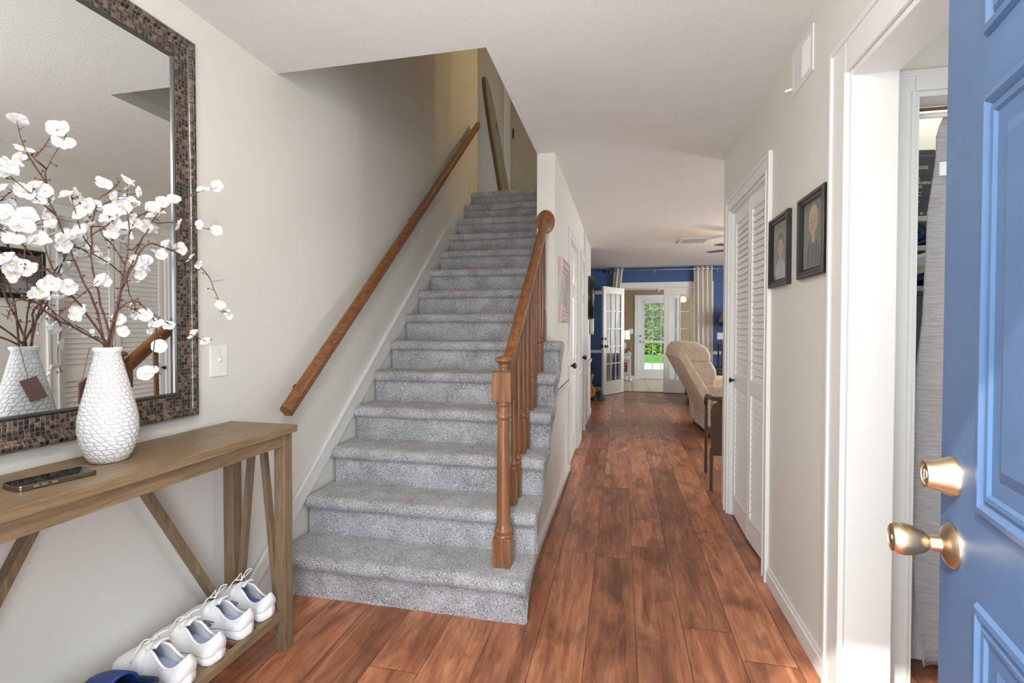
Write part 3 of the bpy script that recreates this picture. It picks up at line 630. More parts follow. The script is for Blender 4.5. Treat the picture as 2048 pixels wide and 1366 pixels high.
for lab, main, subs in stems:
    root = thing('blossom_branch', lab, 'branch', tuple(BASE), grp)
    pts = [BASE + Vector((random.uniform(-.008, .008), random.uniform(-.008, .008), -.10)), BASE + Vector((random.uniform(-.012, .012), random.uniform(-.012, .012), .012))]
    pts += [P3(*p) for p in main]
    mc = crv(pts, 5); mc = [p + mnoise.noise_vector(p * 30) * .004 if i > 8 else p for i, p in enumerate(mc)]
    mb = MB(); nn = len(mc); mb.tube(mc, [.0026 * (1 - i / nn) + .0009 for i in range(nn)], 6)
    allp = mc[8:]
    for sb in subs:
        sc = crv([P3(*p) for p in sb], 5); k0 = min(mc, key=lambda q: (q - sc[0]).length); sc[0] = k0
        mb.tube(sc, [.0015 * (1 - i / len(sc)) + .0007 for i in range(len(sc))], 5); allp += sc[1:]
    for _ in range(26):                                # short spurs and buds
        p = random.choice(allp); d = Vector((random.uniform(-1, 1), random.uniform(-1, 1), random.uniform(-.3, 1))).normalized() * random.uniform(.008, .022)
        mb.tube([p, p + d * .6, p + d], [.0011, .0009, .0007], 4)
        if random.random() < .4: mb.ball(p + d, .0028, 5)
    mb.build('stem', 'twig', root, smooth=1); SM.append((root, allp))
mirY = -1.556
_rb = random.Random(11); BL += [(x + _rb.uniform(-12, 12), y + _rb.uniform(-10, 10)) for x, y in BL if x < 320 and _rb.random() < .42]
for (x, y) in BL:
    best = None
    for root, pts in SM:
        for p in pts[::2]:
            q = onx(x, y, p.x); dd = (q - p).length
            if best is None or dd < best[0]: best = (dd, root, p, q)
    dd, root, p, q = best
    if dd > .035: q = p + (q - p) * (.035 / dd)
    q.x += random.uniform(-.008, .012)
    o = bpy.data.objects.new('blossom', PM); C.objects.link(o); o.parent = root; o.location = q - BASE
    out = Vector((random.uniform(-.3, 1.0), random.uniform(-1.2, .35), random.uniform(-.35, .9)))
    o.rotation_mode = 'QUATERNION'; o.rotation_quaternion = out.to_track_quat('Z', 'Y'); s_ = random.uniform(.72, 1.02); o.scale = (s_, s_, s_ * random.uniform(.9, 2.2))
# ================================================================== MIRROR
mr = thing('wall_mirror', 'large wall mirror in a wide brown mosaic tile frame above the console table', 'mirror', (XL, 1.0, 1.6))
my0, my1, mz0, mz1, fw = .52, 1.566, .912, 2.306, .100
def ring(prof, y0, y1, z0, z1):   # prof = (inset from outer edge, x height)
    mb = MB(); vs = []
    for d, x in prof: vs += [(XL + x, y0 + d, z0 + d), (XL + x, y1 - d, z0 + d), (XL + x, y1 - d, z1 - d), (XL + x, y0 + d, z1 - d)]
    mb.add(vs, [(i * 4 + j, i * 4 + (j + 1) % 4, (i + 1) * 4 + (j + 1) % 4, (i + 1) * 4 + j) for i in range(len(prof) - 1) for j in range(4)]); return mb
ring([(0, 0.0005), (0, .016), (.002, .026), (.007, .033), (.013, .037), (.019, .037), (.025, .0335), (.030, .028), (.034, .0235), (.040, .0215), (.055, .0205), (fw - .012, .020), (fw - .011, .019)], my0, my1, mz0, mz1).build('mirror_frame', 'mosaic', mr, smooth=60)
ring([(fw - .0115, .018), (fw - .0115, .024), (fw - .006, .027), (fw, .024), (fw, .018)], my0, my1, mz0, mz1).build('inner_bead', 'silverbead', mr, smooth=30)
gp = MB(); gp.box((XL + .012, my0 + fw - .02, mz0 + fw - .02), (XL + .0195, my1 - fw + .02, mz1 - fw + .02)); gp.build('mirror_glass', 'mirror', mr)
# light switch on the left wall
sw = thing('light_switch', 'white single toggle light switch on the left wall beside the mirror', 'light switch', (XL, 1.685, 1.113))
def switchplate(root, c, axis, w=.083, h=.125):
    s = MB(); x, y, z = c
    if axis == 'x': s.box((x, y - w / 2, z - h / 2), (x + .006, y + w / 2, z + h / 2))
    else: s.box((x - w / 2, y, z - h / 2), (x + w / 2, y - .006, z + h / 2))
    s.build('cover_plate', 'tile_sw', root, bevel=.003)
    t = MB()
    if axis == 'x': t.bar((x + .004, y, z), (x + .017, y, z + .008), .009, .011)
    else: t.bar((x, y - .004, z), (x, y - .017, z + .008), .009, .011)
    t.build('toggle', 'tile_sw', root, bevel=.001)
    for dz in (-.032, .032):
        q = MB()
        if axis == 'x': q.lathe([(.004, x + .006), (.0035, x + .0075), (0, x + .008)], (0, y, z + dz), 10, 'x')
        else: q.lathe([(.004, -.006), (.0035, -.0075), (0, -.008)], (x, y, z + dz), 10, 'y')
        q.build('screw', 'tile_sw', root, smooth=1)
switchplate(sw, (XL, 1.685, 1.113), 'x', .086, .126)
# ================================================================== SHOES
def sneaker(style, label, loc, rot, mat='shoe', ins='insole', laces='loop', Ls=.262):
    root = thing('sneaker', label, 'shoe', (0, 0, 0), 'shoes on the console table shelf')
    def hw_(s):                                     # half width along the shoe, s 0 heel -> 1 toe
        return .0365 * (1 - abs(1 - min(s, .12) / .12) ** 2.3) ** .5 * (1 - .16 * exp(-((s - .36) / .16) ** 2)) * (1 + .28 * max(0, min(1, (s - .35) / .3))) * (max(0, 1 - max(0, (s - .72) / .28) ** 2.4)) ** .5 + 1e-4
    def cx_(s): return .006 * sin(pi * s)
    def sh(s): return (.034 - .010 * min(1, s / .6)) if style == 'thick' else (.028 - .006 * min(1, s / .6))
    def rock(s): return .016 * max(0, (s - .72) / .28) ** 2 + .006 * max(0, (.08 - s) / .08) ** 2
    # sole
    n = 36; mb = MB(); rings = []
    for k, (e, zf) in enumerate(((.90, 0), (1.03, .12), (1.07, .5), (1.04, .85), (.98, 1.0))):
        rg = []
        for sd in (1, -1):
            for i in range(n + 1):
                s = i / n if sd == 1 else 1 - i / n
                y = (s - .5) * Ls * (1 + .02 * (e - 1)) ; rg.append((cx_(s) + sd * hw_(s) * e, y + (-.004 if s == 0 else .004 if s == 1 else 0) * (e - .9) * 8, rock(s) + sh(s) * zf))
        rings.append(rg)
    m = len(rings[0]); vs = [v for r in rings for v in r]
    mb.add(vs, [(a * m + i, a * m + (i + 1) % m, (a + 1) * m + (i + 1) % m, (a + 1) * m + i) for a in range(4) for i in range(m)])
    mb.add(rings[0], [tuple(range(m - 1, -1, -1))]); mb.add(rings[4], [tuple(range(m))])
    mb.build('sole', 'sole', root, smooth=50)
    # upper: two sides lofted, opening between heel and tongue
    def top(s):
        if s < .56:
            c = .027 * sin(pi * min(1, max(0, (s + .012) / .572))) ** .42
            h = .083 - .030 * sin(pi * min(1, s / .40)) ** 1.0 * (s < .40) + (.012 * (s - .40) / .16 if s > .40 else 0)
            return c, h
        q = (s - .56) / .44; return 0.0, .095 - .040 * q ** .8 - .022 * q ** 4
    mb = MB(); ns, nt = 44, 12
    for sd in (1, -1):
        def fn(u, v, sd=sd):
            s = u; c, h = top(s); w = hw_(s) * .97; z0 = rock(s) + sh(s) * .9; zt = max(h, z0 + .004)
            c = min(c, w * .9); a = v * pi / 2; lean = .0
            x = c + (w - c) * cos(a) ** .75; z = z0 + (zt - z0) * (sin(a) ** (.9 if s > .56 else 1.0)) 
            if s < .56: x = c + (w - c) * (1 - v ** 2.2); z = z0 + (zt - z0) * v ** .92
            y = (s - .5) * Ls * .985 + (.006 * sin(pi * v) * -1 if s < .06 else 0) 
            return (cx_(s) + sd * x, y, z)
        mb.grid(fn, ns, nt) if sd == 1 else mb.grid(lambda u, v: fn(u, 1 - v), ns, nt)
    up = mb.build('upper', mat, root, smooth=1, weld=.0008)
    q = up.modifiers.new('s', 'SOLIDIFY'); q.thickness = .005; q.offset = 0
    # rolled collar
    col = []
    for sd in (1, -1):
        for i in range(15):
            s = .0 + .52 * i / 14 if sd == 1 else .52 - .52 * i / 14
            c, h = top(s); c = min(c, hw_(s) * .88); col.append((cx_(s) + sd * c, (s - .5) * Ls * .985, h))
    mb = MB(); mb.tube(col + [col[0]], .0042, 6, cap=False); mb.build('collar', mat, root, smooth=1)
    mb = MB(); mb.ball((cx_(0), -.5 * Ls * .985 + .001, .074), .009, 10, sx=1.3, sy=.55, sz=1.6); mb.build('heel_tab', mat, root, smooth=1)
    # insole
    mb = MB(); pts = [(cx_(s) + hw_(s) * .82, (s - .5) * Ls * .95) for s in [i / 24 for i in range(1, 24)]]; pts += [(2 * cx_(s_) - x, y) for (x, y), s_ in zip(reversed(pts), [i / 24 for i in range(23, 0, -1)])]
    mb.prism(pts, 'z', .022, .036); mb.build('insole', ins, root)
    # tongue
    mb = MB(); mb.grid(lambda u, v: (cx_(.5) + (v - .5) * 2 * (.024 - .008 * u), (.385 + .26 * u - .5) * Ls, .111 - .030 * u ** 1.2 - .010 * ((v - .5) * 2) ** 2), 8, 6)
    tn = mb.build('tongue', mat, root, smooth=1); q = tn.modifiers.new('s', 'SOLIDIFY'); q.thickness = .006; q.offset = 0
    # laces
    mb = MB()
    for k in range(5):
        s = .50 + .058 * k; z = .108 - .030 * ((s - .385) / .26) ** 1.1 + .003; w = .019 - .0015 * k
        mb.tube(crv([(-w, (s - .5) * Ls, z - .007), (0, (s - .5) * Ls + .004, z + .002), (w, (s - .5) * Ls + .008, z - .007)], 4), .0019, 5)
        mb.tube(crv([(w, (s - .5) * Ls, z - .007), (0, (s - .5) * Ls + .004, z + .003), (-w, (s - .5) * Ls + .008, z - .007)], 4), .0019, 5)
    y0 = 0.0; z0 = .112
    for sd in (1, -1):
        hgt = .030 if laces == 'loop' else .012
        mb.tube(crv([(0, y0, z0), (sd * .012, y0 - .012, z0 + hgt), (sd * .030, y0 - .018, z0 + hgt * .9), (sd * .030, y0 - .002, z0 + hgt * .4), (0, y0 + .002, z0)], 5), .0017, 5)
        mb.tube(crv([(0, y0, z0), (sd * .018, y0 + .012, z0 + .004), (sd * .036, y0 + .020, z0 - .018), (sd * .041, y0 + .034, z0 - .048)], 5), .0017, 5)
    mb.tube([(-.004, y0, z0), (.004, y0, z0 + .001)], .004, 6)
    mb.build('shoelace', 'lace', root, smooth=1)
    if style == 'thick':       # S-shaped side logo, both sides
        for sd in (-1,):
            mb = MB(); S1 = [(0, 0), (.016, 0), (.019, .003), (.019, .0065), (.016, .009), (.006, .009), (.006, .011), (.021, .011), (.0225, .014), (.004, .014), (.001, .0115), (.001, .008), (.004, .006), (.013, .006), (.013, .003), (.0, .003)]
            mb.prism(S1, 'x', 0, .0012); l = mb.build('logo', 'logo', root); l.scale = (1, -2.3, 1.15); l.location = (-.0405, .024, .040); l.rotation_euler = (0, radians(-22 * sd), radians(4 * sd))
    if style == 'plain2':
        mb = MB(); mb.grid(lambda u, v: (cx_(.5) + .0245 + .004 * v + .002, (.40 + .10 * u - .5) * Ls, .091 + .006 * u - .012 * v), 4, 2); l = mb.build('side_patch', 'coral', root); q = l.modifiers.new('s', 'SOLIDIFY'); q.thickness = .0015
    root.location = loc; root.rotation_euler = rot; root.scale = (1.06, 1.06, 1.10); return root
SHZ = SZ - .003
sneaker('thick', 'white mesh sneaker nearest the stairs, standing behind the others', (-1.408, 1.600, SHZ), (0, 0, radians(84)), 'shoe', 'insoledark')
sneaker('thick', 'white mesh sneaker with grey S logo on its side, second from the stairs', (-1.408, 1.476, SHZ), (0, 0, radians(92)), 'shoe', 'insole')
sneaker('plain', 'white leather sneaker with cream heel, between the logo shoe and the patch shoe', (-1.404, 1.352, SHZ), (0, 0, radians(86)), 'shoeleather', 'insole', 'low')
sneaker('plain2', 'white leather sneaker with a coral patch beside its tongue, next to the blue slipper', (-1.404, 1.232, SHZ), (0, 0, radians(88)), 'shoeleather', 'insole', 'low')
def slipper(label, loc, rot, m1, m2):
    root = thing('slipper', label, 'slipper', (0, 0, 0), 'shoes on the console table shelf'); Ls = .26
    def hw_(s): return .043 * (1 - abs(1 - min(s, .15) / .15) ** 2.2) ** .5 * (1 + .12 * s) * (max(0, 1 - max(0, (s - .7) / .3) ** 2.3)) ** .5 + 1e-4
    pts = [(hw_(i / 30), (i / 30 - .5) * Ls) for i in range(31)]; pts += [(-x, y) for x, y in reversed(pts)]
    MB().prism(pts, 'z', 0, .024).build('sole', 'darkteal', root, bevel=.004)
    mb = MB(); mb.grid(lambda u, v: (hw_(.42 + .58 * u) * cos(pi * (1 - v)), (.42 + .58 * u - .5) * Ls, .018 + (.062 - .030 * u - .015 * u ** 3) * sin(pi * v) ** .75), 14, 16)
    o = mb.build('upper', m1, root, smooth=1); q = o.modifiers.new('s', 'SOLIDIFY'); q.thickness = .007; q.offset = 0
    def hc(u, v):
        q = (u - .5) * 2; s1 = .46 * abs(q) ** .8; sd = 1 if q > 0 else -1
        return (sd * hw_(s1) * (.99 - .05 * v), (s1 - .5) * Ls - .002, .018 + (.052 - .022 * abs(q)) * v)
    mb = MB(); mb.grid(hc, 28, 5); o = mb.build('heel_cup', m2, root, smooth=1); q = o.modifiers.new('s', 'SOLIDIFY'); q.thickness = .007; q.offset = 0
    mb = MB(); mb.tube([hc(i / 28, 1) for i in range(29)], .0048, 6); mb.build('heel_trim', 'darkteal', root, smooth=1)
    root.location = loc; root.rotation_euler = rot; root.scale = (1.05, 1.02, 1.2)
slipper('navy blue clog slipper with raised heel strap beside the white sneakers', (-1.40, 1.118, SHZ), (0, 0, radians(80)), 'navy', 'navy')
slipper('dark teal slipper beyond the navy one at the picture bottom', (-1.405, .998, SHZ), (0, 0, radians(96)), 'darkteal', 'darkteal')
# ================================================================== RIGHT WALL
# return-air register
vt = thing('wall_vent', 'white metal air register high on the right wall near the ceiling', 'vent', (XR, 2.215, 2.318))
ring_ = MB()
def frame_x(X, s, y0, y1, z0, z1, w, t):    # flat frame on plane X, out toward s
    mb = MB()
    for a, b in (((y0, z0), (y1, z0 + w)), ((y0, z1 - w), (y1, z1)), ((y0, z0 + w), (y0 + w, z1 - w)), ((y1 - w, z0 + w), (y1, z1 - w))): mb.box((X, a[0], a[1]), (X + s * t, b[0], b[1]))
    return mb
frame_x(XR, -1, 2.095, 2.335, 2.228, 2.405, .024, .006).build('vent_frame', 'white', vt, bevel=.002)
mb = MB(); mb.box((XR - .002, 2.215, 2.252), (XR - .005, 2.311, 2.381)); mb.build('damper_plate', 'white', vt)
mb = MB()
for k in range(16): y = 2.121 + k * .0058; mb.bar((XR - .004, y, 2.252), (XR - .004, y, 2.381), .005, .0012, (1, .4, 0))
mb.build('grille', 'white', vt)
MB().box((XR - .0005, 2.119, 2.252), (XR - .0015, 2.215, 2.381)).build('duct_backing', 'bronze', vt)
MB().bar((XR - .004, 2.328, 2.262), (XR - .026, 2.345, 2.262), .012, .010).build('lever', 'tile_sw', vt, bevel=.001)
# framed portraits
def ell(cx, cz, rx, rz, n=20, a0=0, a1=2 * pi): return [(cx + rx * cos(a0 + (a1 - a0) * i / n), cz + rz * sin(a0 + (a1 - a0) * i / n)) for i in range(n + (0 if a1 - a0 > 6.2 else 1))]
pic = {}
for k, c in dict(pbg=(.14, .125, .105), pbg2=(.17, .15, .13), skin=(.50, .29, .20), blond=(.55, .37, .17), dhair=(.028, .022, .020), shirt=(.05, .048, .052), wshirt=(.42, .38, .42), eye=(.05, .03, .02), lip=(.4, .12, .10), vest=(.12, .06, .055)).items(): M[k] = plain('photo_print_' + k, c, .5)
def portrait(y0, y1, z0, z1, label, who):
    root = thing('picture_frame', label, 'picture', (XR, (y0 + y1) / 2, z0), 'framed portraits on the right wall')
    X = XR; mb = MB(); vs = []; prof = [(0, 0), (0, .017), (.004, .021), (.014, .021), (.020, .015), (.026, .015), (.034, .008), (.034, .002)]
    for d, t in prof: vs += [(X - t, y0 + d, z0 + d), (X - t, y1 - d, z0 + d), (X - t, y1 - d, z1 - d), (X - t, y0 + d, z1 - d)]
    mb.add(vs, [(i * 4 + (j + 1) % 4, i * 4 + j, (i + 1) * 4 + j, (i + 1) * 4 + (j + 1) % 4) for i in range(len(prof) - 1) for j in range(4)]); mb.build('frame', 'black', root)
    yc = (y0 + y1) / 2; zc = (z0 + z1) / 2
    mats = ['pbg' if who else 'pbg2', 'skin', 'blond' if who else 'dhair', 'shirt' if who else 'wshirt', 'eye', 'lip', 'vest']
    mb = MB(); mb.box((X - .002, y0 + .03, z0 + .03), (X - .004, y1 - .03, z1 - .03))
    lay = [0]
    def poly(pts, k):
        lay[0] += 1; x = X - .004 - .00025 * lay[0]; mb.k = k; n = len(pts); ar = sum(pts[i][0] * pts[(i + 1) % n][1] - pts[(i + 1) % n][0] * pts[i][1] for i in range(n))
        q = [(x, yc + a, zc + b) for a, b in pts]; mb.add(q, [tuple(range(n)) if ar < 0 else tuple(range(n - 1, -1, -1))])
    hz = .045 if who else .020; k = 1 if who else .9
    bot = -(z1 - z0) / 2 + .036
    poly([(-.075, bot), (-.070, -.07), (-.035, hz - .065), (.035, hz - .065), (.070, -.07), (.075, bot)], 3)
    if who: poly([(.02, bot), (.03, -.05), (.05, -.055), (.055, bot)], 6)
    poly([(-.016, hz - .075), (.016, hz - .075), (.015, hz - .035), (-.015, hz - .035)], 1)
    poly(ell(0, hz + .014, .045 * k, .056 * k), 2)
    for sd in (-1, 1): poly(ell(sd * .038 * k, hz - .008, .007, .013), 1)
    poly(ell(0, hz, .037 * k, .049 * k), 1)
    poly([(-.038 * k, hz + .012), (-.030 * k, hz + .034), (0, hz + .030), (.030 * k, hz + .034), (.038 * k, hz + .012)] + ell(0, hz + .022, .040 * k, .042 * k, 12, 0, pi), 2)
    for sd in (-1, 1): poly(ell(sd * .014, hz + .002, .005, .0035), 4); poly(ell(sd * .014, hz + .011, .007, .0016), 2)
    poly([(-.004, hz - .013), (0, hz + .0), (.004, hz - .013)], 6 if not who else 5); poly(ell(0, hz - .024, .010, .0035), 5)
    mb.build('photograph', mats, root)
    MB().box((X - .0085, y0 + .0335, z0 + .0335), (X - .0095, y1 - .0335, z1 - .0335)).build('glass_pane', 'glass', root)
portrait(2.325, 2.60, 1.437, 1.760, 'black framed portrait of a dark-haired child in a pale shirt, nearer the louvered doors', False)
portrait(1.935, 2.205, 1.441, 1.758, 'black framed portrait of a blond child in a dark shirt, nearer the open doorway', True)
# louvered bifold closet doors
LX = XR + .022
def louver_leaf(n, y0, y1, x0, x1, lab, knob):
    """leaf between (x0,y0) near and (x1,y1) far"""
    root = bpy.data.objects.new('door_%d' % n, None); C.objects.link(root); root['kind'] = 'structure'; root['_o'] = (0, 0, 0)
    d = Vector((x1 - x0, y1 - y0, 0)); w = d.length; d.normalize(); nrm = Vector((-d.y, d.x, 0))
    if nrm.x > 0: nrm = -nrm
    O = Vector((x0, y0, 0)); T = .026
    def bx(mb, a, b, z0, z1, t0=0, t1=T):
        v = [O + d * p - nrm * q for p, q in ((a, t0), (b, t0), (b, t1), (a, t1))]
        mb.add([(p.x, p.y, z) for z in (z0, z1) for p in v], [(0, 1, 2, 3), (7, 6, 5, 4), (0, 4, 5, 1), (1, 5, 6, 2), (2, 6, 7, 3), (3, 7, 4, 0)])
    mb = MB(); st = .038
    bx(mb, 0, st, .015, 2.015); bx(mb, w - st, w, .015, 2.015)
    bx(mb, st, w - st, .015, .15); bx(mb, st, w - st, .86, .945); bx(mb, st, w - st, 1.925, 2.015); mb.build('leaf_frame', 'louver', root, bevel=.0015)
    mb = MB()
    for z0, z1, cnt in ((.15, .86, 19), (.945, 1.925, 26)):
        for i in range(cnt):
            z = z0 + (z1 - z0) * (i + .5) / cnt; hh = (z1 - z0) / cnt
            a, b = O + d * st, O + d * (w - st)
            v = []
            for q, zz in ((.004, z - hh * .50), (.008, z - hh * .58), (.018, z + hh * .50), (.014, z + hh * .57)):
                for e in (a, b): p = e - nrm * q; v.append((p.x, p.y, zz))
            mb.add(v, [(0, 1, 3, 2), (2, 3, 5, 4), (4, 5, 7, 6), (6, 7, 1, 0), (0, 2, 4, 6), (1, 7, 5, 3)])
    mb.build('louvers', 'louver', root)
    if knob:
        p = O + d * (w - .019); mb = MB(); mb.lathe([(.006, 0), (.006, -.014), (.014, -.020), (.016, -.027), (.010, -.032), (0, -.033)], (p.x, p.y, .905), 14, 'x'); mb.build('door_handle', 'bronze', root, smooth=40)
louver_leaf(2, 2.71, 3.095, XR + .030, XR + .014, '', False)
louver_leaf(3, 3.102, 3.52, XR + .014, XR + .022, '', True)
# white doors on the left side of the hall
def hall_door(n, y0, y1, knob_near):
    mb = MB(); X = XH - .006; mb.box((X - .035, y0 + .022, .012), (X, y1 - .022, 2.018)); d = struct('door_%d' % n, mb, 'white', bevel=.002)
    w = y1 - y0 - .044
    for a, b in ((.12, .47), (.53, .88)):
        for z0, z1 in ((.22, .82), (.95, 1.55), (1.66, 1.90)):
            q = MB(); yy0, yy1 = y0 + .022 + a * w, y0 + .022 + b * w
            for k, t in ((0, .004), (.012, .0015), (.03, .005)): pass
            vs = []
            for dd, t in ((0, .0005), (.008, .006), (.016, .001), (.035, .001), (.05, .007)): vs += [(X + t, yy0 + dd, z0 + dd), (X + t, yy1 - dd, z0 + dd), (X + t, yy1 - dd, z1 - dd), (X + t, yy0 + dd, z1 - dd)]
            fs = [(i * 4 + j, i * 4 + (j + 1) % 4, (i + 1) * 4 + (j + 1) % 4, (i + 1) * 4 + j) for i in range(4) for j in range(4)] + [(16, 17, 18, 19)]
            q.add(vs, fs); q.build('door_panel', 'white', d)
    yk = y0 + .08 if knob_near else y1 - .09
    mb = MB(); mb.lathe([(.028, X), (.026, X + .006), (.010, X + .010), (.010, X + .028), (.020, X + .036), (.027, X + .048), (.026, X + .058), (.012, X + .066), (0, X + .067)], (0, yk, .915), 18, 'x'); mb.build('door_handle', 'bronze', d, smooth=40)
    yh = y1 - .022 if knob_near else y0 + .02
    for z in (.22, 1.03, 1.82): MB().box((X - .005, yh - .014, z - .045), (X + .006, yh + .012, z + .045)).build('hinge', 'brass', d, bevel=.001)
hall_door(4, 4.32, 5.13, True); hall_door(5, 5.60, 6.45, True)
# distressed picture beside the hall doors
pf = thing('picture_frame', 'distressed whitewashed wooden picture frame on the hall wall by the stair post', 'picture', (XH, 3.87, 1.30))
def pframe(y0, y1, z0, z1):
    mb = MB(); vs = []; prof = [(0, 0), (0, .026), (.006, .032), (.014, .032), (.018, .024), (.046, .020), (.050, .027), (.062, .027), (.066, .017), (.078, .017), (.082, .023), (.092, .021), (.098, .010), (.13, .009)]
    for d, t in prof: vs += [(XH + t, y0 + d, z0 + d), (XH + t, y1 - d, z0 + d), (XH + t, y1 - d, z1 - d), (XH + t, y0 + d, z1 - d)]
    mb.add(vs, [(i * 4 + j, i * 4 + (j + 1) % 4, (i + 1) * 4 + (j + 1) % 4, (i + 1) * 4 + j) for i in range(len(prof) - 1) for j in range(4)]); return mb
pframe(3.56, 4.08, 1.295, 1.765).build('frame', 'driftwood', pf, smooth=20)
M['seaart'] = plain('pale_blue_grey_picture', (.33, .38, .40), .5, 0, 12, .35)
MB().box((XH + .002, 3.68, 1.415), (XH + .0105, 3.96, 1.645)).build('picture_print', 'seaart', pf)
hs = thing('light_switch', 'white switch plate on the hall wall below the distressed picture', 'light switch', (XH, 4.16, 1.0)); switchplate(hs, (XH, 4.20, .99), 'x', .07, .12)
# round black ornament and guitar on the hall wall end
ro = thing('wall_ornament', 'large round black wall ornament at the far end of the hall wall', 'wall decoration', (XH, 6.9, 1.69))
mb = MB(); mb.lathe([(.30, XH + .001), (.30, XH + .03), (.285, XH + .075), (.265, XH + .065), (.25, XH + .045), (.12, XH + .045), (.115, XH + .064), (.09, XH + .066), (0, XH + .060)], (0, 6.86, 1.67), 40, 'x'); mb.build('disc', 'black', ro, smooth=35)
for k in range(12):
    a = k * pi / 6; MB().bar((XH + .05, 6.86 + .12 * cos(a), 1.67 + .12 * sin(a)), (XH + .05, 6.86 + .265 * cos(a), 1.67 + .265 * sin(a)), .012, .012, (1, 0, 0)).build('spoke', 'black', ro)
def guitar_outline(k=1.0):
    P = [(0, -.20), (.10, -.205), (.165, -.16), (.175, -.09), (.14, -.02), (.115, .04), (.13, .11), (.15, .17), (.13, .21), (.095, .17), (.06, .12), (0, .11), (-.06, .12), (-.10, .19), (-.14, .25), (-.165, .22), (-.15, .14), (-.115, .05), (-.13, -.03), (-.17, -.10), (-.165, -.165), (-.10, -.205)]
    c = crv([(x, y, 0) for x, y in P + [P[0]]], 3); return [(p.x * k, p.y * k) for p in c[:-1]]
eg = thing('electric_guitar', 'pale green electric guitar hanging on the hall wall end below the round ornament', 'guitar', (XH, 7.2, 1.2))
mb = MB(); mb.prism([(7.22 + a, 1.31 + b) for a, b in guitar_outline(.72)], 'x', XH + .012, XH + .052); mb.build('body', 'mint', eg, bevel=.006)
MB().box((XH + .03, 7.195, 1.40), (XH + .055, 7.245, 1.86)).build('neck', 'black', eg, bevel=.004)
MB().prism([(7.16, 1.86), (7.25, 1.86), (7.28, 1.93), (7.26, 2.02), (7.20, 2.03), (7.18, 1.95)], 'x', XH + .030, XH + .045).build('headstock', 'black', eg, bevel=.002)
MB().prism([(7.14, 1.21), (7.29, 1.21), (7.28, 1.37), (7.24, 1.40), (7.17, 1.39)], 'x', XH + .052, XH + .055).build('pickguard', 'print', eg)
MB().tube([(XH + .001, 7.22, 1.90), (XH + .05, 7.20, 1.90)], .008).build('hanger', 'black', eg)
# ================================================================== BLUE FRONT DOOR
bd = bpy.data.objects.new('door_6', None); C.objects.link(bd); bd['kind'] = 'structure'; bd['_o'] = (0, 0, 0)
DW = .91; TT = .044
mb = MB(); mb.box((0, -TT, .008), (DW, 0, 2.04)); mb.build('door_slab', 'doorblue', bd, bevel=.003)
for x0, x1 in ((.155, .425), (.51, .775)):
    for z0, z1 in ((.24, .855), (1.005, 1.545), (1.65, 1.90)):
        for sd in (1, -1):
            vs = []; Y = 0 if sd == 1 else -TT
            for dd, t in ((-.014, .0003), (-.010, .006), (-.002, .007), (.006, .0005), (.012, .0045), (.018, .004), (.022, .0004), (.045, .0004), (.062, .0065)): vs += [(x0 + dd, Y + sd * t, z0 + dd), (x1 - dd, Y + sd * t, z0 + dd), (x1 - dd, Y + sd * t, z1 - dd), (x0 + dd, Y + sd * t, z1 - dd)]
            fs = [(i * 4 + (j + 1) % 4, i * 4 + j, (i + 1) * 4 + j, (i + 1) * 4 + (j + 1) % 4) for i in range(8) for j in range(4)] + [(35, 34, 33, 32)]
            if sd < 0: fs = [tuple(reversed(f)) for f in fs]
            q = MB(); q.add(vs, fs); q.build('door_panel', 'doorblue', bd)
kb = MB(); kb.lathe([(.0335, 0), (.0335, .003), (.029, .009), (.018, .013), (.0125, .016), (.0115, .026), (.0105, .030), (.0125, .032), (.017, .037), (.0225, .050), (.0245, .062), (.0240, .071), (.021, .077), (.017, .079), (.016, .077), (.010, .0765), (0, .0765)], (.056, 0, .912), 36, 'y')
kb.k = 1; kb.lathe([(.007, .0765), (.007, .079), (0, .0792)], (.056, 0, .912), 16, 'y')
kb.build('door_handle', ['brass', 'steel'], bd, smooth=35)
db = MB(); db.lathe([(.0305, 0), (.0305, .004), (.0285, .008), (.0235, .022), (.0215, .034), (.0205, .037), (.0165, .037), (.0155, .034), (.0110, .034), (.0105, .037), (0, .0372)], (.056, 0, 1.018), 36, 'y')
db.k = 1; db.box((.0552, .0371, 1.010), (.0568, .0377, 1.026)); db.build('deadbolt', ['brass', 'steel'], bd, smooth=35)
MB().box((-.0012, -.034, .86), (.0003, -.010, .97)).build('latch_plate', 'brass', bd)
_A = radians(12); bd.location = (.509, .932, 0)
bd.rotation_euler = (0, 0, math.atan2(-cos(_A), -sin(_A)))      # local x runs from free edge to hinge; local +y must face the camera side
# after this rotation local +y points to (+x world)?  flip by mirroring handled below
vy = Vector((-sin(bd.rotation_euler.z), cos(bd.rotation_euler.z)))
if vy.x > 0:
    bd.scale = (1, -1, 1)
# ================================================================== SIDE ROOM CLOSET
for z, n_ in ((1.69, 1), (1.575, 2), (1.415, 3)):
    s = MB(); s.box((.941, 2.26, z - .02), (1.859, 2.599, z)); tag(s.build('closet_shelf', 'white', bevel=.002), ('highest white shelf in the small closet, under the grey cartons', 'middle white shelf in the small closet, under the rolled towel', 'lowest white shelf in the small closet, under the blue wrap')[n_ - 1], 'shelf', 'closet shelves')
def text(s_, size, mat, parent, loc, rot, name='lettering', ext=.0003):
    cu = bpy.data.curves.new('t', 'FONT'); cu.body = s_; cu.size = size; cu.extrude = ext; to = bpy.data.objects.new('t', cu); C.objects.link(to)
    bpy.context.view_layer.update(); me = bpy.data.meshes.new_from_object(to); bpy.data.objects.remove(to); me.materials.clear(); me.materials.append(M[mat])
    o = bpy.data.objects.new(name, me); C.objects.link(o); o.parent = parent; o.location = loc; o.rotation_euler = rot; return o
bx_ = thing('carton', 'slate grey lens wipes carton with white lettering on the top closet shelf', 'box', (1.175, 2.30, 1.69))
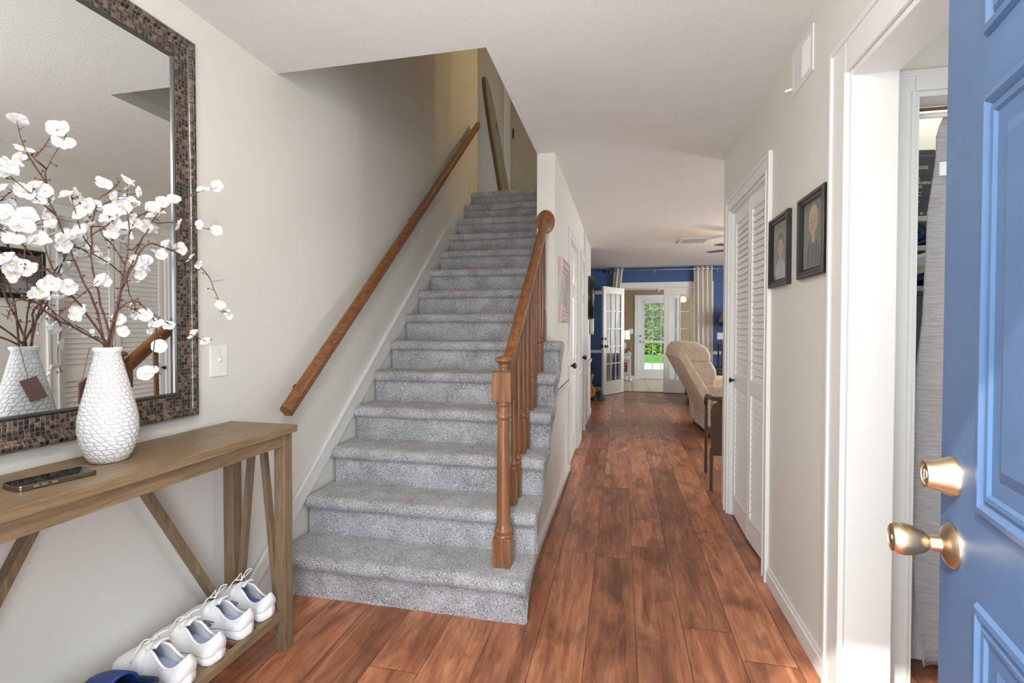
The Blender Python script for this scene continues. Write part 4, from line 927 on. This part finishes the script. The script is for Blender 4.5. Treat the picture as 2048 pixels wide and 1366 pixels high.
bx_.rotation_euler = (0, 0, radians(6)); bx_['_o'] = (0, 0, 0)
MB().box((-.060, 0, .0005), (.060, .08, .250)).build('carton_body', 'greybox', bx_, bevel=.003)
MB().prism([(-.050, .25), (.050, .25), (.058, .262), (.045, .272), (-.042, .272), (-.055, .262)], 'y', .003, .006).build('carton_flap', 'greybox', bx_)
for s_, sz, z in (('equate', .026, .195), ('LENS', .018, .150), ('CLEANING', .018, .134), ('WIPES', .018, .118), ('Pre-moistened', .008, .100), ('Safe for glasses', .0075, .088), ('Streak-free', .0075, .076), ('Quick drying', .0075, .064), ('Anti-fog', .0075, .052)):
    text(s_, sz, 'print', bx_, (-.048, -.0006, z), (radians(90), 0, 0))
for xx in (.0, .022): MB().prism([(xx - .007, .018), (xx, .011), (xx + .007, .018), (xx, .025)], 'y', -.0008, .0).build('warning_mark', 'pinkstripe', bx_)
b2 = thing('carton', 'near-black carton beside the grey lens wipes carton on the top closet shelf', 'box', (1.045, 2.36, 1.69))
MB().box((.985, 2.36, 1.6905), (1.105, 2.46, 1.915)).build('carton_body', 'darkbox', b2, bevel=.003)
for z in (1.86, 1.80, 1.74): MB().box((1.07, 2.3595, z), (1.10, 2.360, z + .008)).build('lettering', 'print', b2)
rt = thing('rolled_towel', 'blue rolled towel on the middle closet shelf', 'towel', (1.155, 2.36, 1.575))
sp_ = [(1.14 + (.008 + .0024 * i) * cos(i * .55), (.045 + (.008 + .0016 * i) * sin(i * .55)) + 1.578) for i in range(24)]
mb = MB(); mb.prism([(p[0], max(1.5765, p[1])) for p in sp_] + [(p[0] * .92 + 1.14 * .08, max(1.577, p[1] * .92 + 1.623 * .08)) for p in reversed(sp_)], 'y', 2.28, 2.50)
mb.build('towel', 'bluetowel', rt, smooth=40)
MB().ball((1.225, 2.36, 1.606), .030, 10).build('dark_cap', 'darkbox', rt, smooth=1)
bgp = thing('wrapped_packet', 'blue and white plastic-wrapped packet with yellow print on the lowest closet shelf', 'packet', (1.15, 2.36, 1.415))
mb = MB(); mb.grid(lambda u, v: (1.03 + .26 * u, 2.29 + .24 * v, 1.416 + .065 * (sin(pi * min(1, u * .96 + .02)) * sin(pi * min(1, v * .96 + .02))) ** .35 + .004 * sin(23 * u + 9 * v)), 16, 12); mb.build('packet_body', 'bag', bgp, smooth=1)
mb = MB(); mb.bar((1.06, 2.285, 1.475), (1.27, 2.285, 1.535), .12, .075, (0, 0, 1)); mb.build('wrap_label', 'bagwhite', bgp, bevel=.012)
MB().bar((1.07, 2.224, 1.465), (1.16, 2.224, 1.49), .0015, .012).build('yellow_band', 'yellow', bgp)
rd = thing('curtain_rod', 'brown and white rod across the top of the small closet opening', 'curtain rod', (1.38, 2.02, 2.0))
mb = MB(); mb.tube([(.987, 2.03, 2.018), (1.781, 2.03, 2.018)], .006, 10); mb.build('rod', 'brownedge', rd, smooth=1)
MB().tube([(.987, 2.03, 1.995), (1.781, 2.03, 1.995)], .009, 10).build('inner_rod', 'tile_sw', rd, smooth=1)
gc = thing('closet_curtain', 'grey slub-textured curtain hanging in the closet opening behind the blue door', 'curtain', (1.35, 2.02, .03))
def ledge(z):   # left edge of the hanging curtain
    T = [(0.0, 1.07), (0.389, 1.036), (0.675, 1.021), (0.902, 1.024), (1.13, 1.036), (1.274, 1.047), (1.418, 1.053), (1.546, 1.061), (1.65, 1.063), (1.751, 1.074), (1.847, 1.082), (1.938, 1.079), (1.977, 1.098)]
    for (a, x), (b, y) in zip(T, T[1:]):
        if z <= b: return x + (y - x) * (z - a) / (b - a)
    return T[-1][1]
mb = MB(); mb.grid(lambda u, v: (ledge(.03 + 1.955 * v) + (1.775 - ledge(.03 + 1.955 * v)) * u, 2.03 + .022 * sin(u * 24 + 2 * sin(v * 3)) * (.35 + .65 * (1 - v)) + .006 * sin(v * 17 + u * 5), .03 + 1.955 * v), 90, 60)
o = mb.build('curtain_panel', 'greycurtain', gc, smooth=1); q = o.modifiers.new('s', 'SOLIDIFY'); q.thickness = .003
MB().box((1.075, 2.00, 1.775), (1.112, 2.004, 1.822)).build('care_label', 'print', gc)
for k in range(5):
    x = 1.15 + k * .14; mb = MB(); mb.tube([(x + .016 * cos(a * pi / 6), 2.03, 1.998 + .018 * sin(a * pi / 6)) for a in range(13)], .0018, 5); mb.build('curtain_ring', 'steel', gc, smooth=1)
wb = thing('white_carton', 'white carton with a pink stripe standing on the small closet floor', 'box', (1.12, 2.2, 0))
MB().box((.985, 2.12, .0005), (1.40, 2.30, .52)).build('carton_body', 'carton', wb, bevel=.004); MB().box((.984, 2.1195, .475), (1.40, 2.120, .495)).build('stripe', 'pinkstripe', wb)
# ================================================================== FAR ROOM: FRENCH DOORS
def french_leaf(n, hinge, ang, w, label_, knob=True, flip=1):
    root = bpy.data.objects.new('door_%d' % n, None); C.objects.link(root); root['kind'] = 'structure'; root['_o'] = (0, 0, 0)
    h = 2.03; t = .04; st = .115; mb = MB()
    def bx(a0, a1, z0, z1, d=t): mb.box((a0, -d / 2, z0), (a1, d / 2, z1))
    bx(0, st, .01, h); bx(w - st, w, .01, h); bx(st, w - st, .01, .26); bx(st, w - st, h - .125, h); mb.build('leaf_frame', 'cream', root, bevel=.003)
    mb = MB(); gw = w - 2 * st; gh = h - .125 - .26
    for k in (1, 2): mb.box((st + gw * k / 3 - .009, -.013, .26), (st + gw * k / 3 + .009, .013, h - .125))
    for k in range(1, 5): mb.box((st, -.013, .26 + gh * k / 5 - .009), (w - st, .013, .26 + gh * k / 5 + .009))
    mb.build('muntins', 'cream', root, bevel=.002)
    MB().box((st, -.002, .26), (w - st, .002, h - .125)).build('glass_pane', 'glass', root)
    if knob:
        for sd in (1, -1):
            mb = MB(); Y = sd * t / 2
            pr = [(.028, Y), (.027, Y + sd * .006), (.010, Y + sd * .010), (.010, Y + sd * .030), (.024, Y + sd * .042), (.026, Y + sd * .052), (.012, Y + sd * .062), (0, Y + sd * .063)]
            mb.lathe(pr, (w - .06, 0, .92), 16, 'y'); mb.lathe([(.026, Y), (.025, Y + sd * .012), (0, Y + sd * .014)], (w - .06, 0, 1.06), 16, 'y'); mb.build('door_handle', 'bronze', root, smooth=40)
        for z in (.92, 1.06): MB().box((w - .001, -.012, z - .03), (w + .002, .012, z + .03)).build('latch_plate', 'bronze', root)
    root.location = hinge; root.rotation_euler = (0, 0, ang); root.scale = (1, flip, 1)
# left leaf opened toward the room, right leaf closed
lf_dir = Vector((-.368, -.65)); french_leaf(7, (.040, 9.925, 0), math.atan2(lf_dir.y, lf_dir.x), .76, '')
french_leaf(8, (1.588, 9.975, 0), pi, .785, '', False)
# curtain rod and curtains
rod = thing('curtain_rod', 'dark curtain rod above the French doors on the blue wall', 'curtain rod', (.9, 9.86, 2.375))
mb = MB(); mb.tube([(-.30, 9.86, 2.375), (2.30, 9.86, 2.375)], .012, 10); mb.build('rod', 'steel', rod, smooth=1)
for x in (-.33, 2.33): MB().ball((x, 9.86, 2.375), .032, 10).build('finial', 'bronze', rod, smooth=1)
for x in (-.20, .62, 1.75): MB().tube([(x, 9.949, 2.33), (x, 9.86, 2.35)], .007).build('bracket', 'tile_sw', rod)
def drape(x0, x1, xb0, xb1, z0, label, folds):
    root = thing('curtain', label, 'curtain', ((x0 + x1) / 2, 9.86, z0), 'off-white curtains beside the French doors')
    mb = MB(); mb.grid(lambda u, v: ((x0 + (x1 - x0) * u) * v + (xb0 + (xb1 - xb0) * u) * (1 - v), 9.86 + .035 * sin(u * folds * 2 * pi) * (.6 + .4 * v), z0 + (2.425 - z0) * v), 72, 20)
    o = mb.build('curtain_panel', 'curtain', root, smooth=1); q = o.modifiers.new('s', 'SOLIDIFY'); q.thickness = .003
    for k in range(folds): 
        x = x0 + (x1 - x0) * (k + .5) / folds; m2 = MB(); m2.tube([(x, 9.86 + .02 * cos(a * pi / 5), 2.375 + .02 * sin(a * pi / 5)) for a in range(11)], .003, 5); m2.build('grommet', 'steel', root)
drape(1.335, 1.665, 1.36, 1.69, .06, 'off-white curtain hanging straight over the right French door', 4)
drape(-.135, .03, -.32, -.20, .12, 'off-white curtain mostly hidden behind the open French door', 2)
# wall plate, lamp and stand by the blue wall
p_ = thing('switch_plate', 'white double switch plate on the blue wall by the dark lamp', 'light switch', (1.83, 9.95, 1.11)); switchplate(p_, (1.83, 9.95, 1.11), 'y', .12, .125)
lm = thing('table_lamp', 'table lamp with a dark tapered shade on the black stand by the blue wall', 'lamp', (1.95, 9.6, .98))
MB().lathe([(.09, .99), (.09, 1.005), (.03, 1.02), (.05, 1.10), (.055, 1.18), (.025, 1.26), (.012, 1.30)], (1.95, 9.6, 0), 20).build('lamp_base', 'black', lm, smooth=40)
MB().lathe([(.22, 1.30), (.22, 1.37)], (1.95, 9.6, 0), 28).build('shade_band', 'shade_dark', lm, smooth=40)
MB().lathe([(.215, 1.371), (.15, 1.58)], (1.95, 9.6, 0), 28).build('lamp_shade', 'shade_in', lm, smooth=40)
sd_ = thing('side_table', 'tall black stand beside the blue wall carrying the dark-shaded lamp', 'table', (1.95, 9.6, 0))
MB().box((1.74, 9.40, .955), (2.2, 9.80, .985)).build('tabletop', 'black', sd_, bevel=.003); MB().box((1.76, 9.42, .30), (2.18, 9.78, .32)).build('shelf', 'black', sd_)
for x in (1.75, 2.165):
    for y in (9.41, 9.765): MB().box((x, y, 0), (x + .025, y + .025, .955)).build('leg', 'black', sd_)
# recliners
def recliner(label, mat, ox, oy, wy, zs=1, group='recliners in the living room'):
    root = thing('recliner', label, 'armchair', (ox, oy, 0), group); root.rotation_euler = (0, 0, radians(4.5)); root.scale = (1, 1, zs)
    def P(pts): return [(ox + a, b) for a, b in pts]
    back = [(.06, .20), (.0, .40), (-.29, .93), (-.27, 1.0), (-.20, 1.07), (-.08, 1.09), (.02, 1.03), (.08, .93), (.11, .80), (.14, .68), (.25, .48), (.20, .25)]
    mb = MB(); mb.prism(P([(.06, .20), (-.005, .42), (-.285, .93), (-.20, .95), (.10, .45), (.14, .2)]), 'y', oy, oy + wy); mb.build('back_shell', mat, root, bevel=.018, seg=3, smooth=40)
    mb = MB(); mb.prism(P([(-.27, .90), (-.275, 1.0), (-.21, 1.075), (-.09, 1.095), (.02, 1.04), (.07, .96), (.07, .86), (-.18, .86)]), 'y', oy + .02, oy + wy - .02); mb.build('head_cushion', mat, root, bevel=.035, seg=4, smooth=50)
    mb = MB(); mb.prism(P([(-.20, .88), (.075, .88), (.13, .78), (.14, .68), (.10, .60), (-.03, .60)]), 'y', oy + .02, oy + wy - .02); mb.build('back_cushion', mat, root, bevel=.035, seg=4, smooth=50)
    mb = MB(); mb.prism(P([(-.03, .62), (.11, .62), (.20, .50), (.26, .36), (.10, .36)]), 'y', oy + .02, oy + wy - .02); mb.build('back_cushion', mat, root, bevel=.03, seg=4, smooth=50)
    mb = MB(); mb.box((ox + .15, oy + .16, .30), (ox + .86, oy + wy - .16, .50)); mb.build('seat_cushion', mat, root, bevel=.05, seg=4, smooth=50)
    for y in (oy, oy + wy - .18):
        mb = MB(); mb.prism(P([(.04, .07), (.02, .42), (.10, .58), (.30, .64), (.80, .62), (.88, .55), (.88, .07)]), 'y', y, y + .18); mb.build('arm', mat, root, bevel=.04, seg=4, smooth=50)
    mb = MB(); mb.box((ox + .05, oy + .18, .06), (ox + .84, oy + wy - .18, .30)); mb.build('base', mat, root, bevel=.01)
    mb = MB(); mb.box((ox + .08, oy + .04, .0), (ox + .80, oy + wy - .04, .065)); mb.build('plinth', 'blackleather', root)
recliner('beige fabric recliner seen from behind, leaning back toward the hall', 'recliner', .925, 5.90, .98)
recliner('black leather recliner beyond the beige one', 'blackleather', 1.14, 8.25, .95, .93)
# wicker armchair
wk = thing('wicker_chair', 'dark brown wicker armchair just past the louvered closet wall corner', 'chair', (1.0, 4.25, 0))
mb = MB(); mb.prism([(.682, .27), (.676, .60), (.69, .66), (.735, .69), (1.22, .69), (1.24, .27)], 'y', 4.02, 4.05); mb.build('woven_side', 'wicker', wk, bevel=.006)
mb = MB(); mb.tube(crv([(.718, 4.52, .60), (.710, 4.42, .675), (.695, 4.15, .700), (.70, 4.045, .705), (.78, 4.03, .708), (1.24, 4.03, .705)], 5), .018, 10); mb.build('arm_roll', 'wicker', wk, smooth=1)
for x, y, z in ((.682, 4.02, .33), (1.25, 4.03, .68), (.722, 4.52, .64), (1.25, 4.52, .68)):
    mb = MB(); mb.tube([(x, y, z - z * k / 60) for k in range(61)], [.0135 + .0016 * (k % 2) for k in range(61)], 10); mb.build('leg', 'wicker', wk, smooth=1)
MB().box((.72, 4.05, .36), (1.24, 4.50, .41)).build('seat', 'wicker', wk, bevel=.012)
mb = MB(); mb.prism([(1.23, .41), (1.20, .80), (1.24, .90), (1.28, .86), (1.27, .41)], 'y', 4.03, 4.53); mb.build('backrest', 'wicker', wk, bevel=.01)
# acoustic guitar, bag on the floor at the hall end
ag = thing('acoustic_guitar', 'sunburst guitar standing low beside the blue wall past the hall doors', 'guitar', (-.60, 8.55, 0))
mb = MB(); mb.prism([(-.61 + a * 1.05, .27 + b * 1.0) for a, b in guitar_outline(1.0)], 'y', 8.5, 8.58); mb.build('body', 'sunburst', ag, bevel=.01)
MB().box((-.665, 8.485, .46), (-.615, 8.51, 1.05)).build('neck', 'brownedge', ag, bevel=.003)
MB().prism([(-.50 - .10, .20), (-.52, .28), (-.56, .34), (-.62, .34), (-.62, .20)], 'y', 8.494, 8.499).build('pickguard', 'print', ag)
for x in (-.74, -.54): MB().tube([(x, 8.46, .0), (x, 8.54, .13), (x, 8.62, .0)], .008).build('stand_leg', 'black', ag)
fb = thing('duffel_bag', 'small black bag on the floor in front of the blue wall', 'bag', (-.42, 8.75, 0))
mb = MB(); mb.grid(lambda u, v: (-.60 + .34 * u, 8.62 + .26 * v, .005 + .155 * (max(0, sin(pi * u)) * max(0, sin(pi * v))) ** .3 + .01 * sin(19 * u)), 16, 12); mb.build('bag_body', 'blackleather', fb, smooth=1)
MB().tube(crv([(-.53, 8.70, .15), (-.47, 8.68, .20), (-.40, 8.68, .20), (-.34, 8.70, .15)], 4), .007).build('handle', 'blackleather', fb, smooth=1)
# ceiling vent and fan
cv = thing('ceiling_vent', 'white rectangular vent in the living room ceiling', 'vent', (.95, 7.07, 2.44))
mb = MB(); x0, x1, y0, y1 = .76, 1.13, 6.88, 7.27
for a, b in (((x0, y0), (x1, y0 + .03)), ((x0, y1 - .03), (x1, y1)), ((x0, y0 + .03), (x0 + .03, y1 - .03)), ((x1 - .03, y0 + .03), (x1, y1 - .03))): mb.box((a[0], a[1], 2.428), (b[0], b[1], 2.4398))
mb.build('vent_frame', 'white', cv, bevel=.002)
mb = MB()
for k in range(12): x = x0 + .04 + k * .027; mb.bar((x, y0 + .03, 2.432), (x, y1 - .03, 2.432), .018, .002, (.5, 0, 1))
mb.build('grille', 'white', cv)
fn = thing('ceiling_fan', 'brown-bladed ceiling fan with frosted lamp shades in the living room', 'ceiling fan', (1.55, 6.6, 2.44))
FX, FY = 1.55, 6.6
MB().lathe([(.07, 2.4395), (.07, 2.40), (.02, 2.385), (.02, 2.33), (.09, 2.32), (.11, 2.27), (.10, 2.21), (.05, 2.19), (.05, 2.14), (0, 2.13)], (FX, FY, 0), 24).build('motor_housing', 'bronze', fn, smooth=40)
for k in range(5):
    a = radians(144 + 72 * k); d = Vector((cos(a), sin(a), 0)); mb = MB(); mb.bar(Vector((FX, FY, 2.245)) + d * .10, Vector((FX, FY, 2.245)) + d * .20, .03, .008); mb.build('blade_arm', 'bronze', fn)
    mb = MB(); mb.bar(Vector((FX, FY, 2.25)) + d * .18, Vector((FX, FY, 2.25)) + d * .54, .12, .008); mb.build('blade', 'fanblade', fn, bevel=.003)
for k in range(3):
    a = radians(40 + 120 * k); d = Vector((cos(a), sin(a), 0)); c = Vector((FX, FY, 2.09)) + d * .11
    mb = MB(); mb.lathe([(.02, .05), (.035, .03), (.05, -.01), (.062, -.05)], c, 18); mb.build('lamp_shade', 'fanshade', fn, smooth=1)
    MB().tube([Vector((FX, FY, 2.16)), c + Vector((0, 0, .05))], .008).build('lamp_arm', 'bronze', fn)
light('fan_lamp', 'POINT', (FX, FY, 2.0), FAN_W, (1, .75, .5), rad=.08)
# foyer ceiling lamp behind the picture's left edge
fy = thing('ceiling_lamp', 'frosted dome ceiling lamp near the front door', 'ceiling lamp', (-.35, .45, 2.44))
MB().lathe([(.16, 2.4395), (.165, 2.425), (.15, 2.415)], (-.35, .45, 0), 32).build('lamp_rim', 'brass', fy, smooth=40)
MB().lathe([(.148, 2.416), (.13, 2.385), (.09, 2.362), (.04, 2.352), (0, 2.35)], (-.35, .45, 0), 32).build('lamp_dome', 'dome', fy, smooth=1)
light('foyer_lamp', 'POINT', (-.35, .45, 2.22), FOYER_W, (1, .93, .84), rad=.12)
# upstairs lamps
light('upstairs_lamp', 'POINT', (.6, 5.6, 4.8), UP_W, (1, .70, .38), rad=.05)
light('upstairs_hall_lamp', 'POINT', (1.3, 5.35, 4.7), UP_W * .8, (1, .70, .38), rad=.05)
# ================================================================== UPSTAIRS BOARD
ib = thing('ironing_board', 'tall grey-green board with rounded top and brown edge leaning at the head of the stairs', 'board', (0, 0, 0))
def board_outline(w, h):
    L_ = [(-w, 0), (-w, h * .45)] + [(-w * cos(pi / 2 * i / 10) ** .7 if i < 10 else 0, h * .45 + (h * .55) * sin(pi / 2 * i / 10) ** 1.0) for i in range(1, 11)]
    return L_ + [(-x, y) for x, y in reversed(L_[:-1])]
MB().prism(board_outline(.17, 1.60), 'y', 0, .035).build('board_edge', 'brownedge', ib, bevel=.004)
MB().prism(board_outline(.155, 1.575), 'y', -.008, .0).build('board_cover', 'boardface', ib, bevel=.003)
MB().prism(board_outline(.155, 1.575), 'y', .035, .043).build('board_cover', 'boardface', ib, bevel=.003)
MB().tube([(-.02, .06, .10), (.03, .07, 1.15)], .009).build('folded_leg', 'steel', ib); MB().tube([(.04, .06, .10), (-.03, .07, 1.15)], .009).build('folded_leg', 'steel', ib)
MB().box((.06, -.02, .95), (.10, -.008, 1.01)).build('catch', 'gold', ib)
_a = (Vector((-1.62, 5.86, 4.25)) - Vector((-1.31, 5.62, 2.705))).normalized(); _w = Vector((.07, 1, 0)); _w = (_w - _a * _w.dot(_a)).normalized(); _n = _a.cross(_w)
ib.matrix_world = Matrix(((_w.x, _n.x, _a.x, -1.31), (_w.y, _n.y, _a.y, 5.62), (_w.z, _n.z, _a.z, 2.75), (0, 0, 0, 1)))
# ================================================================== SUNROOM
ed = bpy.data.objects.new('door_9', None); C.objects.link(ed); ed['kind'] = 'structure'; ed['_o'] = (0, 0, 0)
X0, X1, Y_ = .42, 1.30, 12.615; gx0, gx1, gz0, gz1 = .565, 1.155, .245, 1.88
mb = MB(); mb.box((X0, Y_, .012), (gx0, Y_ + .044, 1.985)); mb.box((gx1, Y_, .012), (X1, Y_ + .044, 1.985)); mb.box((gx0, Y_, .012), (gx1, Y_ + .044, gz0)); mb.box((gx0, Y_, gz1), (gx1, Y_ + .044, 1.985)); mb.build('leaf_frame', 'white', ed, bevel=.003)
mb = MB()
for k in (1, 2): x = gx0 + (gx1 - gx0) * k / 3; mb.box((x - .010, Y_ + .01, gz0), (x + .010, Y_ + .034, gz1))
for k in range(1, 5): z = gz0 + (gz1 - gz0) * k / 5; mb.box((gx0, Y_ + .01, z - .010), (gx1, Y_ + .034, z + .010))
mb.build('muntins', 'white', ed); MB().box((gx0, Y_ + .02, gz0), (gx1, Y_ + .024, gz1)).build('glass_pane', 'glass', ed)
for z in (.93, 1.07):
    mb = MB(); mb.lathe([(.027, Y_), (.025, Y_ - .01), (.012, Y_ - .02), (.012, Y_ - .03), (.024, Y_ - .045), (0, Y_ - .055)], (.475, 0, z), 16, 'y'); mb.build('door_handle', 'brass', ed, smooth=40)
bl = thing('window_blind', 'white slatted blind half lowered over the garden door glass', 'blind', (.86, 12.59, .93))
mb = MB()
for k in range(36): z = .965 + k * .0258; mb.bar((gx0 + .005, 12.60, z), (gx1 - .005, 12.60, z), .020, .0015, (0, .35, 1))
mb.build('slats', 'white', bl); MB().box((gx0 - .005, 12.588, 1.885), (gx1 + .005, 12.612, 1.93)).build('head_rail', 'white', bl, bevel=.002); MB().box((gx0 - .005, 12.588, .90), (gx1 + .005, 12.612, .955)).build('bottom_rail', 'white', bl, bevel=.003)
st = thing('side_table', 'white side table with drawer and lower shelf in the sunroom', 'table', (.0, 12.2, 0)); st.scale = (1, 1, .91)
MB().box((-.22, 11.98, .70), (.255, 12.42, .725)).build('tabletop', 'white', st, bevel=.004)
MB().box((-.19, 12.01, .56), (.225, 12.40, .70)).build('case', 'white', st, bevel=.002); dr = MB().box((-.16, 12.003, .58), (.195, 12.01, .685)).build('drawer', 'white', st, bevel=.002)
MB().ball((.02, 11.995, .632), .011, 8).build('knob', 'white', dr, smooth=1)
MB().box((-.19, 12.01, .17), (.225, 12.40, .19)).build('shelf', 'white', st)
for x in (-.175, .21):
    for y in (12.025, 12.385): MB().lathe([(.015, 0), (.018, .03), (.012, .06), (.017, .12), (.018, .17), (.018, .22), (.011, .26), (.017, .32), (.014, .40), (.017, .48), (.018, .56)], (x, y, 0), 12).build('leg', 'white', st, smooth=40)
sl_ = thing('table_lamp', 'lamp with pale teal gourd base and white drum shade on the white side table', 'lamp', (.06, 12.2, .725)); sl_.location.z = .661; sl_.scale = (1, 1, .86)
MB().lathe([(.05, .726), (.06, .735), (.085, .80), (.080, .85), (.045, .90), (.062, .95), (.055, 1.0), (.02, 1.04), (.012, 1.10)], (.06, 12.2, 0), 24).build('lamp_base', 'teal', sl_, smooth=1)
MB().lathe([(.15, 1.11), (.135, 1.36)], (.06, 12.2, 0), 28).build('lamp_shade', 'lampwhite', sl_, smooth=40)
fw_ = thing('flower_bunch', 'small bunch of pink flowers beside the sunroom lamp', 'flowers', (.19, 12.15, .725)); fw_.location.z = .661
mb = MB(); rr = random.Random(3)
for k in range(16): mb.ball((.185 + rr.uniform(-.05, .05), 12.12 + rr.uniform(-.05, .05), .80 + rr.uniform(-.035, .05)), .020, 6)
mb.build('petals', 'pink', fw_, smooth=1); MB().lathe([(.03, .7255), (.04, .77), (.035, .79)], (.185, 12.12, 0), 14).build('pot', 'print', fw_, smooth=1)
mb = MB()
for k in range(10): mb.ball((.185 + rr.uniform(-.05, .05), 12.12 + rr.uniform(-.05, .05), .785 + rr.uniform(-.01, .03)), .016, 5)
mb.build('leaves', 'greenleaf', fw_, smooth=1)
fp = thing('picture_frame', 'white framed flower picture leaning on the lower shelf of the white side table', 'picture', (.06, 12.1, .19)); fp.location.z = .174; fp.scale = (1, 1, .95)
MB().box((-.09, 12.06, .1905), (.195, 12.075, .52)).build('frame', 'white', fp, bevel=.003)
M['floral'] = None
t = NT('floral_print'); n_ = t.noise(t.obj(), 22, 3, .6); t.put(t.b.inputs['Base Color'], t.ramp(n_, [(.38, (.02, .05, .02)), (.48, (.05, .12, .04)), (.54, (.55, .10, .12)), (.64, (.75, .40, .35))])); M['floral'] = t.m
MB().box((-.05, 12.055, .23), (.150, 12.060, .48)).build('picture_print', 'floral', fp)
def pumpkin(x, y, z, r, lab):
    root = thing('pumpkin', lab, 'pumpkin', (x, y, z), 'white pumpkins under the side table'); mb = MB()
    mb.grid(lambda u, v: (x + r * (1 + .10 * abs(cos(4 * 2 * pi * u))) * cos(2 * pi * u) * sin(pi * v), y + r * (1 + .10 * abs(cos(4 * 2 * pi * u))) * sin(2 * pi * u) * sin(pi * v), z + r * .78 - r * .78 * cos(pi * v)), 40, 12)
    mb.build('body', 'pumpkin', root, smooth=1); MB().tube([(x, y, z + r * 1.48), (x + .01, y, z + r * 1.85)], [.008, .006]).build('stem', 'brownedge', root)
pumpkin(.09, 12.10, .0045, .058, 'white ribbed pumpkin on the sunroom floor, left of the pair'); pumpkin(.215 - .01, 12.00, .0045, .045, 'smaller white ribbed pumpkin, right of the pair')
oc = thing('wall_hanging', 'orange-red wall hanging on the tan sunroom wall', 'wall decoration', (.10, 12.6, 1.5)); oc.location = (.075, 12.6, 1.585); oc.scale = (.6, 1, .55)
MB().prism([(.085, 1.36), (.155, 1.36), (.15, 1.50), (.175, 1.62), (.14, 1.70), (.13, 1.77), (.11, 1.77), (.10, 1.70), (.065, 1.62), (.09, 1.50)], 'y', 12.597, 12.58).build('cutout', 'orange', oc, bevel=.003)
MB().tube([(.12, 12.59, 1.76), (.12, 12.598, 1.84)], .003).build('cord', 'orange', oc)
op = thing('outlet_plate', 'white switch plate on the tan wall left of the garden door', 'light switch', (.24, 12.6, 1.2)); switchplate(op, (.235, 12.6, 1.18), 'y', .11, .125)
cl_ = thing('ceiling_lamp', 'small crystal ceiling lamp in the sunroom', 'ceiling lamp', (.80, 11.5, 2.2))
MB().lathe([(.16, 2.199), (.17, 2.175), (.12, 2.145), (.05, 2.135)], (.80, 11.5, 0), 24).build('lamp_dish', 'tile_sw', cl_, smooth=1); MB().lathe([(.03, 2.135), (.025, 2.10), (.0, 2.07)], (.80, 11.5, 0), 12).build('finial', 'steel', cl_, smooth=1)
# ================================================================== GARDEN
g = MB(); g.box((-8, 12.72, -.12), (10, 19.5, -.06)); struct('patio', g, 'patio'); g = MB(); g.box((-12, 19.5, -.12), (14, 40, -.05)); struct('lawn', g, 'grass')
hd = thing('hedge', 'dense green hedge and shrubs across the lawn behind the garden door', 'hedge', (1.5, 26, 0))
mb = MB(); rr = random.Random(5)
for k in range(14000):
    x = rr.uniform(-1.5, 6.5); z = rr.uniform(0, 5.0); y = 26 + 1.2 * mnoise.noise(Vector((x * .8, z * .8, 0))) + rr.uniform(-.1, .35) + z * .15
    a = Vector((rr.uniform(-1, 1), rr.uniform(-1, 1), rr.uniform(-1, 1))).normalized(); b = a.orthogonal().normalized(); c = Vector((x, y, z - .05)); s_ = rr.uniform(.06, .14)
    mb.add([c - a * s_, c + b * s_ * .5, c + a * s_, c - b * s_ * .5], [(0, 1, 2, 3)])
mb.build('foliage', 'leaf', hd); MB().box((-1.6, 27.3, -.05), (6.6, 27.9, 5.2)).build('hedge_core', 'leaf', hd)
